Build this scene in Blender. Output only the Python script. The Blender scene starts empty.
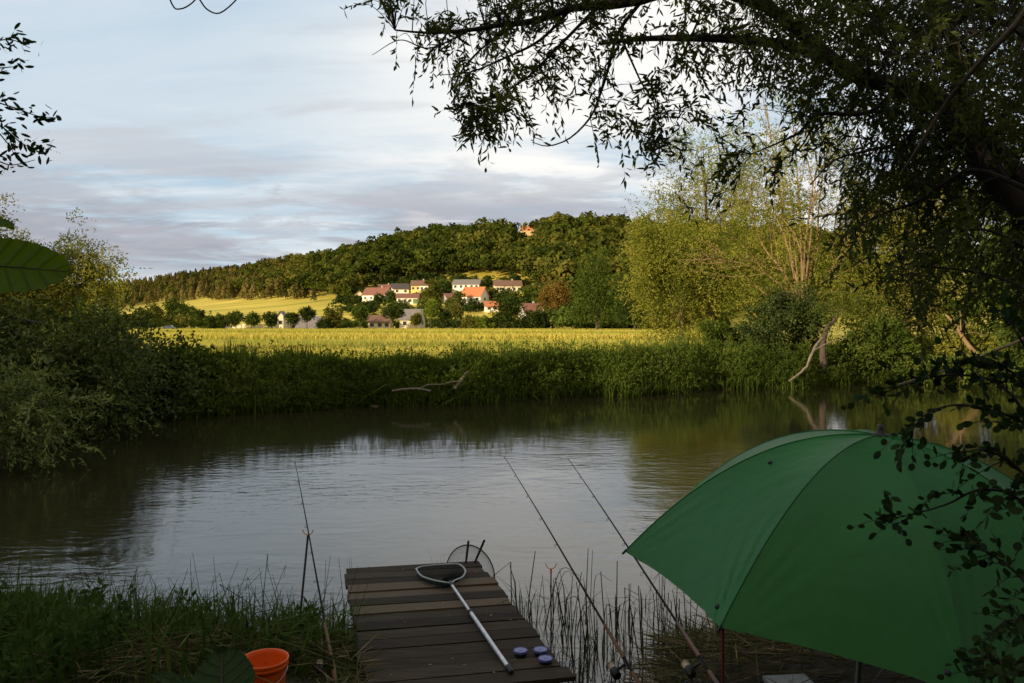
import bpy, bmesh, math, random
import numpy as np

rad = math.radians
sc = bpy.context.scene
C = sc.collection
RNG = np.random.default_rng(11)
random.seed(5)

# ------------------------------------------------------------------ camera
F, CX, HY, CAMH = 788.0, 512.0, 325.0, 2.7
cam = bpy.data.cameras.new('camera')
cam.sensor_width = 36
cam.lens = F / 1024 * 36
cam.shift_y = -(341.5 - HY) / 1024
cam.clip_start = 0.05
cam.clip_end = 20000
camo = bpy.data.objects.new('camera', cam)
C.objects.link(camo)
camo.location = (0, 0, CAMH)
camo.rotation_euler = (rad(90), 0, 0)
sc.camera = camo


def P(px, py, d):
    """point at depth d metres in front of the viewpoint along the line of sight of (px, py)"""
    return np.array([(px - CX) / F * d, d, CAMH - (py - HY) / F * d])


def PZ(px, py, z):
    """the same for a point at height z"""
    return P(px, py, (CAMH - z) * F / (py - HY))


# ------------------------------------------------------------------ helpers
class MB:
    """collects polygons and links them as ONE mesh object"""

    def __init__(self):
        self.v, self.f, self.t, self.n = [], [], [], 0

    def add(self, v, f, tint=None):
        v = np.asarray(v, float).reshape(-1, 3)
        f = np.asarray(f, int)
        self.v.append(v)
        self.f.append(f + self.n)
        self.t.append(np.full(len(f), 0.5) if tint is None else np.broadcast_to(np.asarray(tint, float), (len(f),)))
        self.n += len(v)
        return self

    def build(self, name, mat, parent=None, smooth=False):
        me = bpy.data.meshes.new(name)
        v = np.concatenate(self.v)
        me.vertices.add(len(v))
        me.vertices.foreach_set('co', v.ravel())
        ls = np.concatenate([f.ravel() for f in self.f])
        tot = np.concatenate([np.full(len(f), f.shape[1]) for f in self.f])
        me.loops.add(len(ls))
        me.loops.foreach_set('vertex_index', ls)
        me.polygons.add(len(tot))
        me.polygons.foreach_set('loop_start', np.concatenate([[0], np.cumsum(tot)[:-1]]))
        me.polygons.foreach_set('loop_total', tot)
        at = me.attributes.new('tint', 'FLOAT', 'FACE')
        at.data.foreach_set('value', np.concatenate(self.t))
        me.update(calc_edges=True)
        me.validate()
        me.polygons.foreach_set('use_smooth', np.full(len(me.polygons), bool(smooth)))
        me.materials.append(mat)
        o = bpy.data.objects.new(name, me)
        C.objects.link(o)
        if parent is not None:
            o.parent = parent
            o.matrix_parent_inverse = parent.matrix_world.inverted() if False else o.matrix_parent_inverse
            o.location = tuple(-np.array(parent.location)) if parent.get('_abs') else (0, 0, 0)
        return o


def tag(o, label=None, cat=None, group=None, kind=None):
    if label: o['label'] = label
    if cat: o['category'] = cat
    if group: o['group'] = group
    if kind: o['kind'] = kind
    return o


def thing(name, label, cat, loc=(0, 0, 0), group=None, rz=0.0):
    o = bpy.data.objects.new(name, None)
    o.empty_display_size = 0.1
    C.objects.link(o)
    o.location = tuple(float(a) for a in loc)
    o.rotation_euler = (0, 0, rz)
    return tag(o, label, cat, group)


def part(mb, name, mat, parent, smooth=False):
    """mesh given in world coordinates, put under a thing whose Empty stands at its base (no rotation)"""
    o = mb.build(name, mat, None, smooth)
    o.parent = parent
    w = np.array(parent.location)
    p = parent.parent
    while p is not None:
        w = w + np.array(p.location)
        p = p.parent
    if np.abs(w).max() > 0:
        n = len(o.data.vertices)
        co = np.empty(n * 3)
        o.data.vertices.foreach_get('co', co)
        o.data.vertices.foreach_set('co', (co.reshape(-1, 3) - w).ravel())
        o.data.update()
    return o


def nrm(a):
    a = np.asarray(a, float)
    return a / np.maximum(np.linalg.norm(a, axis=-1, keepdims=True), 1e-9)


def tube(mb, pts, r, sides=6, cap=True, tint=0.5):
    pts = np.asarray(pts, float)
    n = len(pts)
    r = np.asarray(r, float)
    if r.ndim and len(r) != n:
        r = np.interp(np.linspace(0, 1, n), np.linspace(0, 1, len(r)), r)
    r = np.broadcast_to(r, (n,))
    d = np.gradient(pts, axis=0)
    d = nrm(d)
    ref = np.array([0, 0, 1.0]) if abs(d[:, 2]).mean() < 0.8 else np.array([1.0, 0, 0])
    u = nrm(np.cross(d, ref))
    w = np.cross(d, u)
    a = np.linspace(0, 2 * np.pi, sides, endpoint=False)
    ring = np.cos(a)[None, :, None] * u[:, None] + np.sin(a)[None, :, None] * w[:, None]
    v = pts[:, None] + ring * r[:, None, None]
    idx = np.arange(n * sides).reshape(n, sides)
    nx = np.roll(idx, -1, axis=1)
    f = np.stack([idx[:-1], nx[:-1], nx[1:], idx[1:]], -1).reshape(-1, 4)
    mb.add(v.reshape(-1, 3), f, tint)
    if cap:
        mb.add(v[0], [list(range(sides))[::-1]], tint)
        mb.add(v[-1], [list(range(sides))], tint)
    return mb


def spline(pts, n=12):
    """Catmull-Rom through pts"""
    p = np.asarray(pts, float)
    if len(p) == 2:
        t = np.linspace(0, 1, n)[:, None]
        return p[0] * (1 - t) + p[1] * t
    q = np.vstack([2 * p[0] - p[1], p, 2 * p[-1] - p[-2]])
    out = []
    seg = len(p) - 1
    per = max(2, n // seg)
    for i in range(seg):
        t = np.linspace(0, 1, per, endpoint=False)[:, None]
        a, b, c, d = q[i:i + 4]
        out.append(0.5 * ((2 * b) + (-a + c) * t + (2 * a - 5 * b + 4 * c - d) * t * t + (-a + 3 * b - 3 * c + d) * t ** 3))
    out.append(p[-1:])
    return np.vstack(out)


BOXF = [[0, 3, 2, 1], [4, 5, 6, 7], [0, 1, 5, 4], [1, 2, 6, 5], [2, 3, 7, 6], [3, 0, 4, 7]]


def box(mb, c, s, rz=0.0, tint=0.5):
    c = np.asarray(c, float)
    hx, hy, hz = np.asarray(s, float) / 2
    v = np.array([[-hx, -hy, -hz], [hx, -hy, -hz], [hx, hy, -hz], [-hx, hy, -hz], [-hx, -hy, hz], [hx, -hy, hz], [hx, hy, hz], [-hx, hy, hz]])
    co, si = math.cos(rz), math.sin(rz)
    v = np.stack([v[:, 0] * co - v[:, 1] * si, v[:, 0] * si + v[:, 1] * co, v[:, 2]], 1)
    mb.add(v + c, BOXF, tint)
    return mb


def hexa(mb, lo, hi, tint=0.5):
    """box from 4 lower and 4 upper corners"""
    mb.add(np.vstack([lo, hi]), BOXF, tint)
    return mb


def lathe(mb, c, prof, sides=24, axis=None, tint=0.5):
    """prof: list of (r, z)"""
    a = np.linspace(0, 2 * np.pi, sides, endpoint=False)
    prof = np.asarray(prof, float)
    v = np.stack([prof[:, None, 0] * np.cos(a), prof[:, None, 0] * np.sin(a), np.broadcast_to(prof[:, None, 1], (len(prof), sides))], -1)
    v = v.reshape(-1, 3)
    if axis is not None:
        n = nrm(axis)
        u = nrm(np.cross([0, 1, 0.01], n))
        w = np.cross(n, u)
        v = v[:, :1] * u + v[:, 1:2] * w + v[:, 2:] * n
    idx = np.arange(len(prof) * sides).reshape(len(prof), sides)
    nx = np.roll(idx, -1, axis=1)
    f = np.stack([idx[:-1], nx[:-1], nx[1:], idx[1:]], -1).reshape(-1, 4)
    mb.add(v + np.asarray(c, float), f, tint)
    return mb


# ---- foliage
def leaves(mb, c, d, ln, wd, rng, tint, roll=None, shape='diamond'):
    """one polygon per leaf: base at c, pointing along d"""
    n = len(c)
    d = nrm(d)
    ref = rng.normal(0, 1, (n, 3)) if roll is None else roll
    u = nrm(np.cross(d, ref))
    ln = np.broadcast_to(np.asarray(ln, float), (n,))[:, None]
    wd = np.broadcast_to(np.asarray(wd, float), (n,))[:, None]
    nn = np.cross(d, u)
    if shape == 'diamond':
        v = np.stack([c, c + d * ln * .5 + u * wd * .5, c + d * ln, c + d * ln * .5 - u * wd * .5], 1)
        k = 4
    elif shape == 'lance':
        b = nn * ln * .05
        v = np.stack([c, c + d * ln * .3 + u * wd * .5 + b, c + d * ln * .65 + u * wd * .38 + b, c + d * ln - b,
                      c + d * ln * .65 - u * wd * .38 + b, c + d * ln * .3 - u * wd * .5 + b], 1)
        k = 6
    else:  # oval
        b = nn * ln * .06
        v = np.stack([c, c + d * ln * .2 + u * wd * .36 + b, c + d * ln * .5 + u * wd * .5 + b, c + d * ln * .8 + u * wd * .36 + b, c + d * ln,
                      c + d * ln * .8 - u * wd * .36 + b, c + d * ln * .5 - u * wd * .5 + b, c + d * ln * .2 - u * wd * .36 + b], 1)
        k = 8
    f = np.arange(n * k).reshape(n, k)
    mb.add(v.reshape(-1, 3), f, tint)


def shoots(mb, st, dr, length, m, ll, lw, rng, tint, spread=0.8, shape='diamond', droop=0.0, twig=None, twig_r=0.003):
    """st (N,3), dr (N,3): leafy shoots with m leaves each; optional twig MB gets thin stems"""
    st = np.asarray(st, float)
    n = len(st)
    dr = nrm(dr)
    length = np.broadcast_to(np.asarray(length, float), (n,))
    t = (np.arange(m) + rng.uniform(0, 1, (n, m))) / m
    pos = st[:, None] + dr[:, None] * (length[:, None] * t)[..., None]
    pos[..., 2] -= droop * length[:, None] * t ** 2
    d = dr[:, None] + rng.normal(0, spread, (n, m, 3))
    d[..., 2] -= droop * t * 1.2
    tt = np.broadcast_to(np.asarray(tint, float), (n,))[:, None] + rng.normal(0, .09, (n, m))
    leaves(mb, pos.reshape(-1, 3), d.reshape(-1, 3), ll * rng.uniform(.6, 1.2, n * m), lw * rng.uniform(.7, 1.2, n * m), rng, tt.ravel(), shape=shape)
    if twig is not None:
        for i in range(n):
            q = np.linspace(0, 1, 4)[:, None]
            pp = st[i] + dr[i] * length[i] * q
            pp[:, 2] -= droop * length[i] * q[:, 0] ** 2
            tube(twig, pp, [twig_r, twig_r * .8, twig_r * .6, twig_r * .3], 3, False)


def clump_points(blobs, n, rng, outer=2.0):
    """points through a set of ellipsoids (cx,cy,cz,rx,ry,rz), denser to the outside; also outward direction"""
    bl = np.asarray(blobs, float)
    vol = bl[:, 3] * bl[:, 4] + bl[:, 4] * bl[:, 5] + bl[:, 3] * bl[:, 5]
    w = rng.choice(len(bl), n, p=vol / vol.sum())
    d = nrm(rng.normal(0, 1, (n, 3)))
    r = rng.uniform(0.02, 1, n) ** (1 / (1 + outer))
    r = r * (1 + .16 * rng.normal(0, 1, n))
    p = bl[w, :3] + d * r[:, None] * bl[w, 3:]
    return p, d


def tree(name, label, cat, base, trunk_pts, trunk_r, blobs, nclump, nshoot, m, ll, lw, slen, lmat, bmat, rng,
         group=None, limbs=18, droop=.3, tmean=.5, tvar=.16, clump_r=.5, up=.3, zmin=None, extra=None, outer=2.0, limb_r=.05, shape='diamond'):
    t = thing(name, label, cat, base, group)
    cp, cd = clump_points(blobs, nclump, rng, outer)
    if zmin is not None:
        k = cp[:, 2] > zmin
        cp, cd = cp[k], cd[k]
    tin = tmean + rng.normal(0, tvar, len(cp))
    lm = MB()
    st = np.repeat(cp, nshoot, 0) + rng.normal(0, clump_r, (len(cp) * nshoot, 3))
    dr = np.repeat(cd, nshoot, 0) + rng.normal(0, .6, (len(cp) * nshoot, 3))
    dr[:, 2] += up
    if zmin is not None:
        k = st[:, 2] > zmin
    else:
        k = np.ones(len(st), bool)
    shoots(lm, st[k], dr[k], slen * rng.uniform(.6, 1.3, k.sum()), m, ll, lw, rng, np.repeat(tin, nshoot)[k], droop=droop, shape=shape)
    part(lm, 'crown', lmat, t)
    tm = MB()
    tp = spline(trunk_pts, 14)
    rr = np.linspace(1, .09, len(tp)) * trunk_r
    rr[0] *= 1.35
    tube(tm, tp, rr, 9)
    if limbs:
        ii = rng.choice(len(cp), min(limbs, len(cp)), replace=False)
        for i in ii:
            e = cp[i]
            k = int(len(tp) * rng.uniform(.35, .98))
            s = tp[min(k, len(tp) - 1)]
            if e[2] < s[2] - 1: k = int(len(tp) * .3); s = tp[k]
            mid = s * .5 + e * .5 + np.array([0, 0, .12 * np.linalg.norm(e - s)]) + rng.normal(0, .06 * np.linalg.norm(e - s), 3)
            q = spline([s, mid, e], 8)
            tube(tm, q, np.linspace(limb_r, limb_r * .2, len(q)), 5, False)
    part(tm, 'trunk', bmat, t, True)
    if extra: extra(t)
    return t


# ------------------------------------------------------------------ materials
def newmat(name):
    m = bpy.data.materials.new(name)
    m.use_nodes = True
    nt = m.node_tree
    nt.nodes.clear()
    out = nt.nodes.new('ShaderNodeOutputMaterial')
    return m, nt, out


def N(nt, typ, **kw):
    n = nt.nodes.new(typ)
    for k, v in kw.items():
        if k in n.inputs.keys():
            n.inputs[k].default_value = v
        else:
            setattr(n, k, v)
    return n


def ramp(nt, fac, stops):
    r = nt.nodes.new('ShaderNodeValToRGB')
    el = r.color_ramp.elements
    while len(el) < len(stops): el.new(.5)
    for e, (p, c) in zip(el, stops):
        e.position = p
        e.color = (*c, 1) if len(c) == 3 else c
    nt.links.new(fac, r.inputs[0])
    return r.outputs[0]


def leafmat(name, dark, mid, light, trans=.35, gloss=.0, rough=.55, nscale=1.5):
    m, nt, out = newmat(name)
    L = nt.links.new
    at = N(nt, 'ShaderNodeAttribute', attribute_name='tint')
    tc = N(nt, 'ShaderNodeTexCoord')
    no = N(nt, 'ShaderNodeTexNoise', Scale=nscale, Detail=2.0)
    L(tc.outputs['Object'], no.inputs['Vector'])
    ma = N(nt, 'ShaderNodeMath', operation='MULTIPLY_ADD')
    L(no.outputs['Fac'], ma.inputs[0]); ma.inputs[1].default_value = .5
    mb_ = N(nt, 'ShaderNodeMath', operation='SUBTRACT'); mb_.inputs[1].default_value = .25
    L(at.outputs['Fac'], mb_.inputs[0]); L(mb_.outputs[0], ma.inputs[2])
    col = ramp(nt, ma.outputs[0], [(.12, dark), (.5, mid), (.9, light)])
    df = N(nt, 'ShaderNodeBsdfDiffuse'); L(col, df.inputs['Color'])
    tr = N(nt, 'ShaderNodeBsdfTranslucent')
    hs = N(nt, 'ShaderNodeHueSaturation', Hue=.485, Saturation=1.15, Value=1.25); L(col, hs.inputs['Color']); L(hs.outputs[0], tr.inputs['Color'])
    mx = N(nt, 'ShaderNodeMixShader', Fac=trans); L(df.outputs[0], mx.inputs[1]); L(tr.outputs[0], mx.inputs[2])
    last = mx.outputs[0]
    if gloss > 0:
        gl = N(nt, 'ShaderNodeBsdfGlossy', Roughness=rough); gl.inputs['Color'].default_value = (.8, .85, .9, 1)
        m2 = N(nt, 'ShaderNodeMixShader', Fac=gloss); L(last, m2.inputs[1]); L(gl.outputs[0], m2.inputs[2])
        last = m2.outputs[0]
    L(last, out.inputs[0])
    return m


def surf(name, stops, scale=4.0, detail=6.0, rough=.8, bump=0.0, bscale=None, stretch=(1, 1, 1), spec=.3, tintmix=0.0, metal=0.0, coat=0, coord='Object', trans=0.0):
    """Principled surface coloured by noise through a ramp; tintmix adds the per-face tint"""
    m, nt, out = newmat(name)
    L = nt.links.new
    tc = N(nt, 'ShaderNodeTexCoord')
    mp = N(nt, 'ShaderNodeMapping'); mp.inputs['Scale'].default_value = stretch
    L(tc.outputs[coord], mp.inputs[0])
    no = N(nt, 'ShaderNodeTexNoise', Scale=scale, Detail=detail, Roughness=.6)
    L(mp.outputs[0], no.inputs['Vector'])
    fac = no.outputs['Fac']
    if tintmix:
        at = N(nt, 'ShaderNodeAttribute', attribute_name='tint')
        s = N(nt, 'ShaderNodeMath', operation='SUBTRACT'); L(at.outputs['Fac'], s.inputs[0]); s.inputs[1].default_value = .5
        a = N(nt, 'ShaderNodeMath', operation='MULTIPLY_ADD'); L(s.outputs[0], a.inputs[0]); a.inputs[1].default_value = tintmix; L(fac, a.inputs[2])
        fac = a.outputs[0]
    col = ramp(nt, fac, stops)
    b = N(nt, 'ShaderNodeBsdfPrincipled', Roughness=rough, Metallic=metal)
    b.inputs['Specular IOR Level'].default_value = spec
    L(col, b.inputs['Base Color'])
    if bump:
        n2 = N(nt, 'ShaderNodeTexNoise', Scale=bscale or scale * 3, Detail=5.0)
        L(mp.outputs[0], n2.inputs['Vector'])
        bu = N(nt, 'ShaderNodeBump', Strength=bump, Distance=.02)
        L(n2.outputs['Fac'], bu.inputs['Height']); L(bu.outputs[0], b.inputs['Normal'])
    last = b.outputs[0]
    if trans:
        tr = N(nt, 'ShaderNodeBsdfTranslucent'); L(col, tr.inputs['Color'])
        mx = N(nt, 'ShaderNodeMixShader', Fac=trans); L(last, mx.inputs[1]); L(tr.outputs[0], mx.inputs[2]); last = mx.outputs[0]
    L(last, out.inputs[0])
    return m


def flat(name, c, rough=.6, spec=.4, metal=0.0, var=.12):
    c = np.array(c)
    return surf(name, [(.3, tuple(c * (1 - var))), (.7, tuple(c * (1 + var)))], scale=9, rough=rough, spec=spec, metal=metal)


M = dict(
    willow=leafmat('willow_leaf', (.030, .042, .010), (.058, .078, .018), (.095, .115, .03), .5, .008),
    bushw=leafmat('bush_leaf', (.034, .052, .010), (.074, .102, .020), (.14, .17, .045), .3, .02),
    bushd=leafmat('dark_bush_leaf', (.020, .032, .008), (.046, .068, .014), (.09, .115, .03), .3, .01),
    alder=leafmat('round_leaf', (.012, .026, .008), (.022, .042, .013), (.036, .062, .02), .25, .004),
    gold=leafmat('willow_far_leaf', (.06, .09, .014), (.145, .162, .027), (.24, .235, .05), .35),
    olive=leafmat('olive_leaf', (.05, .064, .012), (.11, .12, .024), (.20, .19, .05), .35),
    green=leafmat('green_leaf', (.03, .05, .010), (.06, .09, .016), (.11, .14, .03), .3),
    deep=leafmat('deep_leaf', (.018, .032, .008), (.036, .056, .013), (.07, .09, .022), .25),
    rust=leafmat('rust_leaf', (.09, .06, .015), (.16, .105, .025), (.24, .17, .05), .3),
    lime=leafmat('lime_leaf', (.08, .12, .015), (.14, .19, .025), (.2, .24, .05), .35),
    forest=leafmat('forest_leaf', (.027, .040, .008), (.060, .076, .013), (.125, .122, .025), .25, nscale=.02),
    herb=leafmat('bank_herb', (.028, .046, .009), (.068, .10, .018), (.14, .17, .04), .35, nscale=.5),
    grassn=leafmat('near_grass', (.018, .034, .008), (.044, .072, .017), (.105, .12, .038), .3, .0, nscale=1.2),
    straw=leafmat('dry_stalk', (.04, .035, .018), (.11, .09, .045), (.26, .22, .13), .2, nscale=3),
    fieldg=leafmat('field_grass', (.17, .21, .035), (.34, .335, .07), (.50, .43, .11), .4, nscale=.08),
    reed=leafmat('reed_leaf', (.012, .017, .007), (.028, .038, .013), (.065, .075, .028), .25, .02),
    bigleaf=leafmat('big_leaf', (.05, .095, .010), (.075, .13, .015), (.1, .16, .02), .55, .01, nscale=8),
    pine=leafmat('pine_needles', (.045, .046, .014), (.105, .092, .026), (.17, .142, .046), .25, nscale=.02),
    nettle=leafmat('nettle_leaf', (.020, .040, .010), (.042, .074, .019), (.075, .11, .03), .3),
    bark=surf('bark', [(.3, (.03, .024, .018)), (.6, (.07, .055, .04)), (.8, (.11, .09, .07))], 6, 6, .9, .8, 18, (1, 1, .25)),
    barkdark=surf('dark_bark', [(.3, (.012, .010, .008)), (.7, (.04, .033, .026))], 8, 6, .9, .9, 20, (1, 1, .3)),
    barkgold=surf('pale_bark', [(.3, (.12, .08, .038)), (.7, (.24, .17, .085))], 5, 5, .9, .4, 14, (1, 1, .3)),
    dead=surf('dead_wood', [(.3, (.10, .08, .055)), (.7, (.21, .17, .13))], 9, 5, .85, .5, 22, (1, 1, .3)),
)

# ------------------------------------------------------------------ terrain
def lerp(x, xs, ys): return np.interp(x, xs, ys)


def near_shore(x):
    return lerp(x, [-60, -14, -6, -3, -1.3, -.9, -.5, .5, .95, 1.3, 2.2, 4, 10, 60], [9, 8.4, 7.0, 6.5, 6.3, 5.9, 5.15, 5.1, 5.6, 6.5, 6.8, 7.0, 8, 14])


def far_shore(x):
    return 28.3 + .5 * np.clip(x, -40, 60) + .45 * np.sin(x * .9) + .25 * np.sin(x * 2.3 + 1)


RIDGE_PX = [-400, 0, 110, 200, 300, 400, 470, 520, 560, 620, 680, 780, 900, 1100, 1500]
RIDGE_Y = [296, 292, 290, 280, 267, 254, 246, 241, 239, 244, 250, 252, 262, 278, 296]
RIDGE_D = [1500, 1300, 1180, 1020, 860, 730, 650, 600, 590, 590, 600, 620, 650, 700, 900]
FOOT_D = [420, 380, 350, 310, 280, 275, 275, 275, 275, 270, 260, 260, 260, 260, 300]


def height(x, y):
    x = np.asarray(x, float); y = np.asarray(y, float)
    d1 = near_shore(x) - y
    zn = np.where(d1 > 0, 1.12 * (1 - np.exp(-d1 / 2.6)) + .02, d1 * .35)
    zn = zn + .03 * np.sin(x * 3.1 + y * 1.7) * np.clip(d1, 0, 1)
    d2 = y - far_shore(x)
    zf = np.where(d2 > 0, 1.2 * (1 - np.exp(-d2 / 1.0)) + .01, d2 * .35)
    px = CX + F * x / np.maximum(y, 1)
    Dr = lerp(px, RIDGE_PX, RIDGE_D)
    Df = lerp(px, RIDGE_PX, FOOT_D)
    Zr = CAMH + (HY - lerp(px, RIDGE_PX, RIDGE_Y)) / F * Dr
    s = (y - Df) / (Dr - Df)
    up = np.clip(s, 0, 1) ** 1.25
    down = np.clip(1 - (s - 1) * .7, .2, 1)
    hill = np.where(s <= 1, up, down) * (Zr - 1.2)
    und = 1.6 * np.sin(x * .021 + 1) * np.sin(y * .017) * np.clip(s * 3, 0, 1)
    zf = zf + np.where(y > 100, hill + und, 0)
    z = np.where(d2 > -6, np.maximum(zf, -1.6), np.maximum(zn, -1.6))
    return z


def hgt(x, y): return float(height(np.array([x]), np.array([y]))[0])


def ground_depth(px, py, lo=200.0, hi=760.0):
    """depth at which the ground under column px is seen at row py (first hit)"""
    d = np.arange(lo, hi, 2.0)
    z = height((px - CX) / F * d, d)
    yy = HY + (CAMH - z) * F / d
    k = np.nonzero(yy <= py)[0]
    return float(d[k[0]]) if len(k) else hi


def axis(parts):
    out = []
    for a, b, s in parts:
        out.append(np.arange(a, b, s))
    out.append([parts[-1][1]])
    return np.concatenate(out)


gx = axis([(-6000, -1500, 300), (-1500, -500, 50), (-500, -120, 14), (-120, -30, 5), (-30, -8, .8), (-8, 8, .25), (8, 32, .8), (32, 120, 5), (120, 500, 14), (500, 1500, 50), (1500, 6000, 300)])
gy = axis([(-400, -60, 20), (-60, -6, 2), (-6, 9, .25), (9, 20, 1), (20, 50, .5), (50, 120, 3), (120, 700, 12), (700, 1600, 40), (1600, 8000, 320)])
XX, YY = np.meshgrid(gx, gy)
ZZ = height(XX, YY)
gm = MB()
idx = np.arange(XX.size).reshape(XX.shape)
gm.add(np.stack([XX, YY, ZZ], -1).reshape(-1, 3), np.stack([idx[:-1, :-1], idx[:-1, 1:], idx[1:, 1:], idx[1:, :-1]], -1).reshape(-1, 4))


def ground_material():
    m, nt, out = newmat('ground_soil_and_field')
    L = nt.links.new
    g = N(nt, 'ShaderNodeNewGeometry')
    sp = N(nt, 'ShaderNodeSeparateXYZ'); L(g.outputs['Position'], sp.inputs[0])
    no = N(nt, 'ShaderNodeTexNoise', Scale=3.0, Detail=8.0); L(g.outputs['Position'], no.inputs['Vector'])
    soil = ramp(nt, no.outputs['Fac'], [(.3, (.012, .010, .006)), (.55, (.026, .021, .012)), (.75, (.05, .042, .024))])
    n2 = N(nt, 'ShaderNodeTexNoise', Scale=.05, Detail=5.0)
    mp = N(nt, 'ShaderNodeMapping'); mp.inputs['Scale'].default_value = (.35, 1.6, 1); L(g.outputs['Position'], mp.inputs[0]); L(mp.outputs[0], n2.inputs['Vector'])
    field = ramp(nt, n2.outputs['Fac'], [(.3, (.24, .24, .04)), (.5, (.42, .35, .06)), (.68, (.56, .43, .09))])
    mr = N(nt, 'ShaderNodeMapRange'); mr.inputs['From Min'].default_value = 33; mr.inputs['From Max'].default_value = 46
    L(sp.outputs['Y'], mr.inputs['Value'])
    mx = N(nt, 'ShaderNodeMix', data_type='RGBA'); L(mr.outputs[0], mx.inputs['Factor']); L(soil, mx.inputs[6]); L(field, mx.inputs[7])
    b = N(nt, 'ShaderNodeBsdfPrincipled', Roughness=.95); b.inputs['Specular IOR Level'].default_value = .1
    L(mx.outputs[2], b.inputs['Base Color'])
    n3 = N(nt, 'ShaderNodeTexNoise', Scale=12.0, Detail=6.0); L(g.outputs['Position'], n3.inputs['Vector'])
    bu = N(nt, 'ShaderNodeBump', Strength=.8, Distance=.05); L(n3.outputs['Fac'], bu.inputs['Height']); L(bu.outputs[0], b.inputs['Normal'])
    L(b.outputs[0], out.inputs[0])
    return m


tag(gm.build('ground', ground_material(), None, True), kind='structure')


def water_material():
    m, nt, out = newmat('river_water')
    L = nt.links.new
    g = N(nt, 'ShaderNodeNewGeometry')
    mp = N(nt, 'ShaderNodeMapping'); mp.inputs['Scale'].default_value = (.55, 1.0, 1); mp.inputs['Rotation'].default_value = (0, 0, rad(-14))
    L(g.outputs['Position'], mp.inputs[0])
    a = N(nt, 'ShaderNodeTexNoise', Scale=5.5, Detail=3.0, Roughness=.55, Distortion=.6); L(mp.outputs[0], a.inputs['Vector'])
    b_ = N(nt, 'ShaderNodeTexNoise', Scale=1.3, Detail=2.0, Distortion=.8); L(mp.outputs[0], b_.inputs['Vector'])
    c = N(nt, 'ShaderNodeTexNoise', Scale=.22, Detail=2.0); L(mp.outputs[0], c.inputs['Vector'])
    cm = N(nt, 'ShaderNodeMapRange'); cm.inputs['From Min'].default_value = .38; cm.inputs['From Max'].default_value = .62; cm.inputs['To Min'].default_value = .06; cm.inputs['To Max'].default_value = 1
    L(c.outputs['Fac'], cm.inputs['Value'])
    sy = N(nt, 'ShaderNodeSeparateXYZ'); L(g.outputs['Position'], sy.inputs[0])
    lee = N(nt, 'ShaderNodeMapRange', interpolation_type='SMOOTHSTEP'); lee.inputs['From Min'].default_value = 11; lee.inputs['From Max'].default_value = 21; lee.inputs['To Min'].default_value = 1; lee.inputs['To Max'].default_value = .16
    L(sy.outputs['Y'], lee.inputs['Value'])   # sheltered, calmer water below the far bank
    cl = N(nt, 'ShaderNodeMath', operation='MULTIPLY'); L(cm.outputs[0], cl.inputs[0]); L(lee.outputs[0], cl.inputs[1])
    h = N(nt, 'ShaderNodeMath', operation='MULTIPLY'); L(a.outputs['Fac'], h.inputs[0]); L(cl.outputs[0], h.inputs[1])
    h2 = N(nt, 'ShaderNodeMath', operation='MULTIPLY_ADD'); bl = N(nt, 'ShaderNodeMath', operation='MULTIPLY'); L(b_.outputs['Fac'], bl.inputs[0]); L(lee.outputs[0], bl.inputs[1])
    L(bl.outputs[0], h2.inputs[0]); h2.inputs[1].default_value = .9; L(h.outputs[0], h2.inputs[2])
    bu = N(nt, 'ShaderNodeBump', Strength=.5, Distance=.026); L(h2.outputs[0], bu.inputs['Height'])
    p = N(nt, 'ShaderNodeBsdfPrincipled', Roughness=.06, IOR=1.6)
    p.inputs['Base Color'].default_value = (.017, .0155, .007, 1)
    L(bu.outputs[0], p.inputs['Normal'])
    L(p.outputs[0], out.inputs[0])
    return m


wm = MB()
wm.add([[-900, -20, 0], [900, -20, 0], [900, 110, 0], [-900, 110, 0]], [[0, 1, 2, 3]])
tag(wm.build('river', water_material()), kind='structure')

# ------------------------------------------------------------------ light and sky
SUN_EL, SUN_AZ = rad(12.0), math.atan2(-.74, -.67)     # azimuth measured from +Y towards +X
SD = np.array([math.sin(SUN_AZ) * math.cos(SUN_EL), math.cos(SUN_AZ) * math.cos(SUN_EL), math.sin(SUN_EL)])
sl = bpy.data.lights.new('sun', 'SUN')
sl.energy = 5.0
sl.angle = rad(.5)
sl.color = (1.0, .79, .49)
so = bpy.data.objects.new('sun', sl)
C.objects.link(so)
from mathutils import Vector
so.rotation_euler = Vector((-SD[0], -SD[1], -SD[2])).to_track_quat('-Z', 'Y').to_euler()
so.location = (-60, -60, 60)

w = bpy.data.worlds.new('World')
sc.world = w
w.use_nodes = True
nt = w.node_tree
nt.nodes.clear()
L = nt.links.new
out = N(nt, 'ShaderNodeOutputWorld')
bg = N(nt, 'ShaderNodeBackground', Strength=.11)
sky = nt.nodes.new('ShaderNodeTexSky')
sky.sky_type = 'NISHITA'
sky.sun_disc = False
sky.sun_elevation = SUN_EL
sky.sun_rotation = SUN_AZ
sky.air_density = 1.0
sky.dust_density = 1.2
tc = N(nt, 'ShaderNodeTexCoord')
sep = N(nt, 'ShaderNodeSeparateXYZ'); L(tc.outputs['Generated'], sep.inputs[0])
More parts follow.
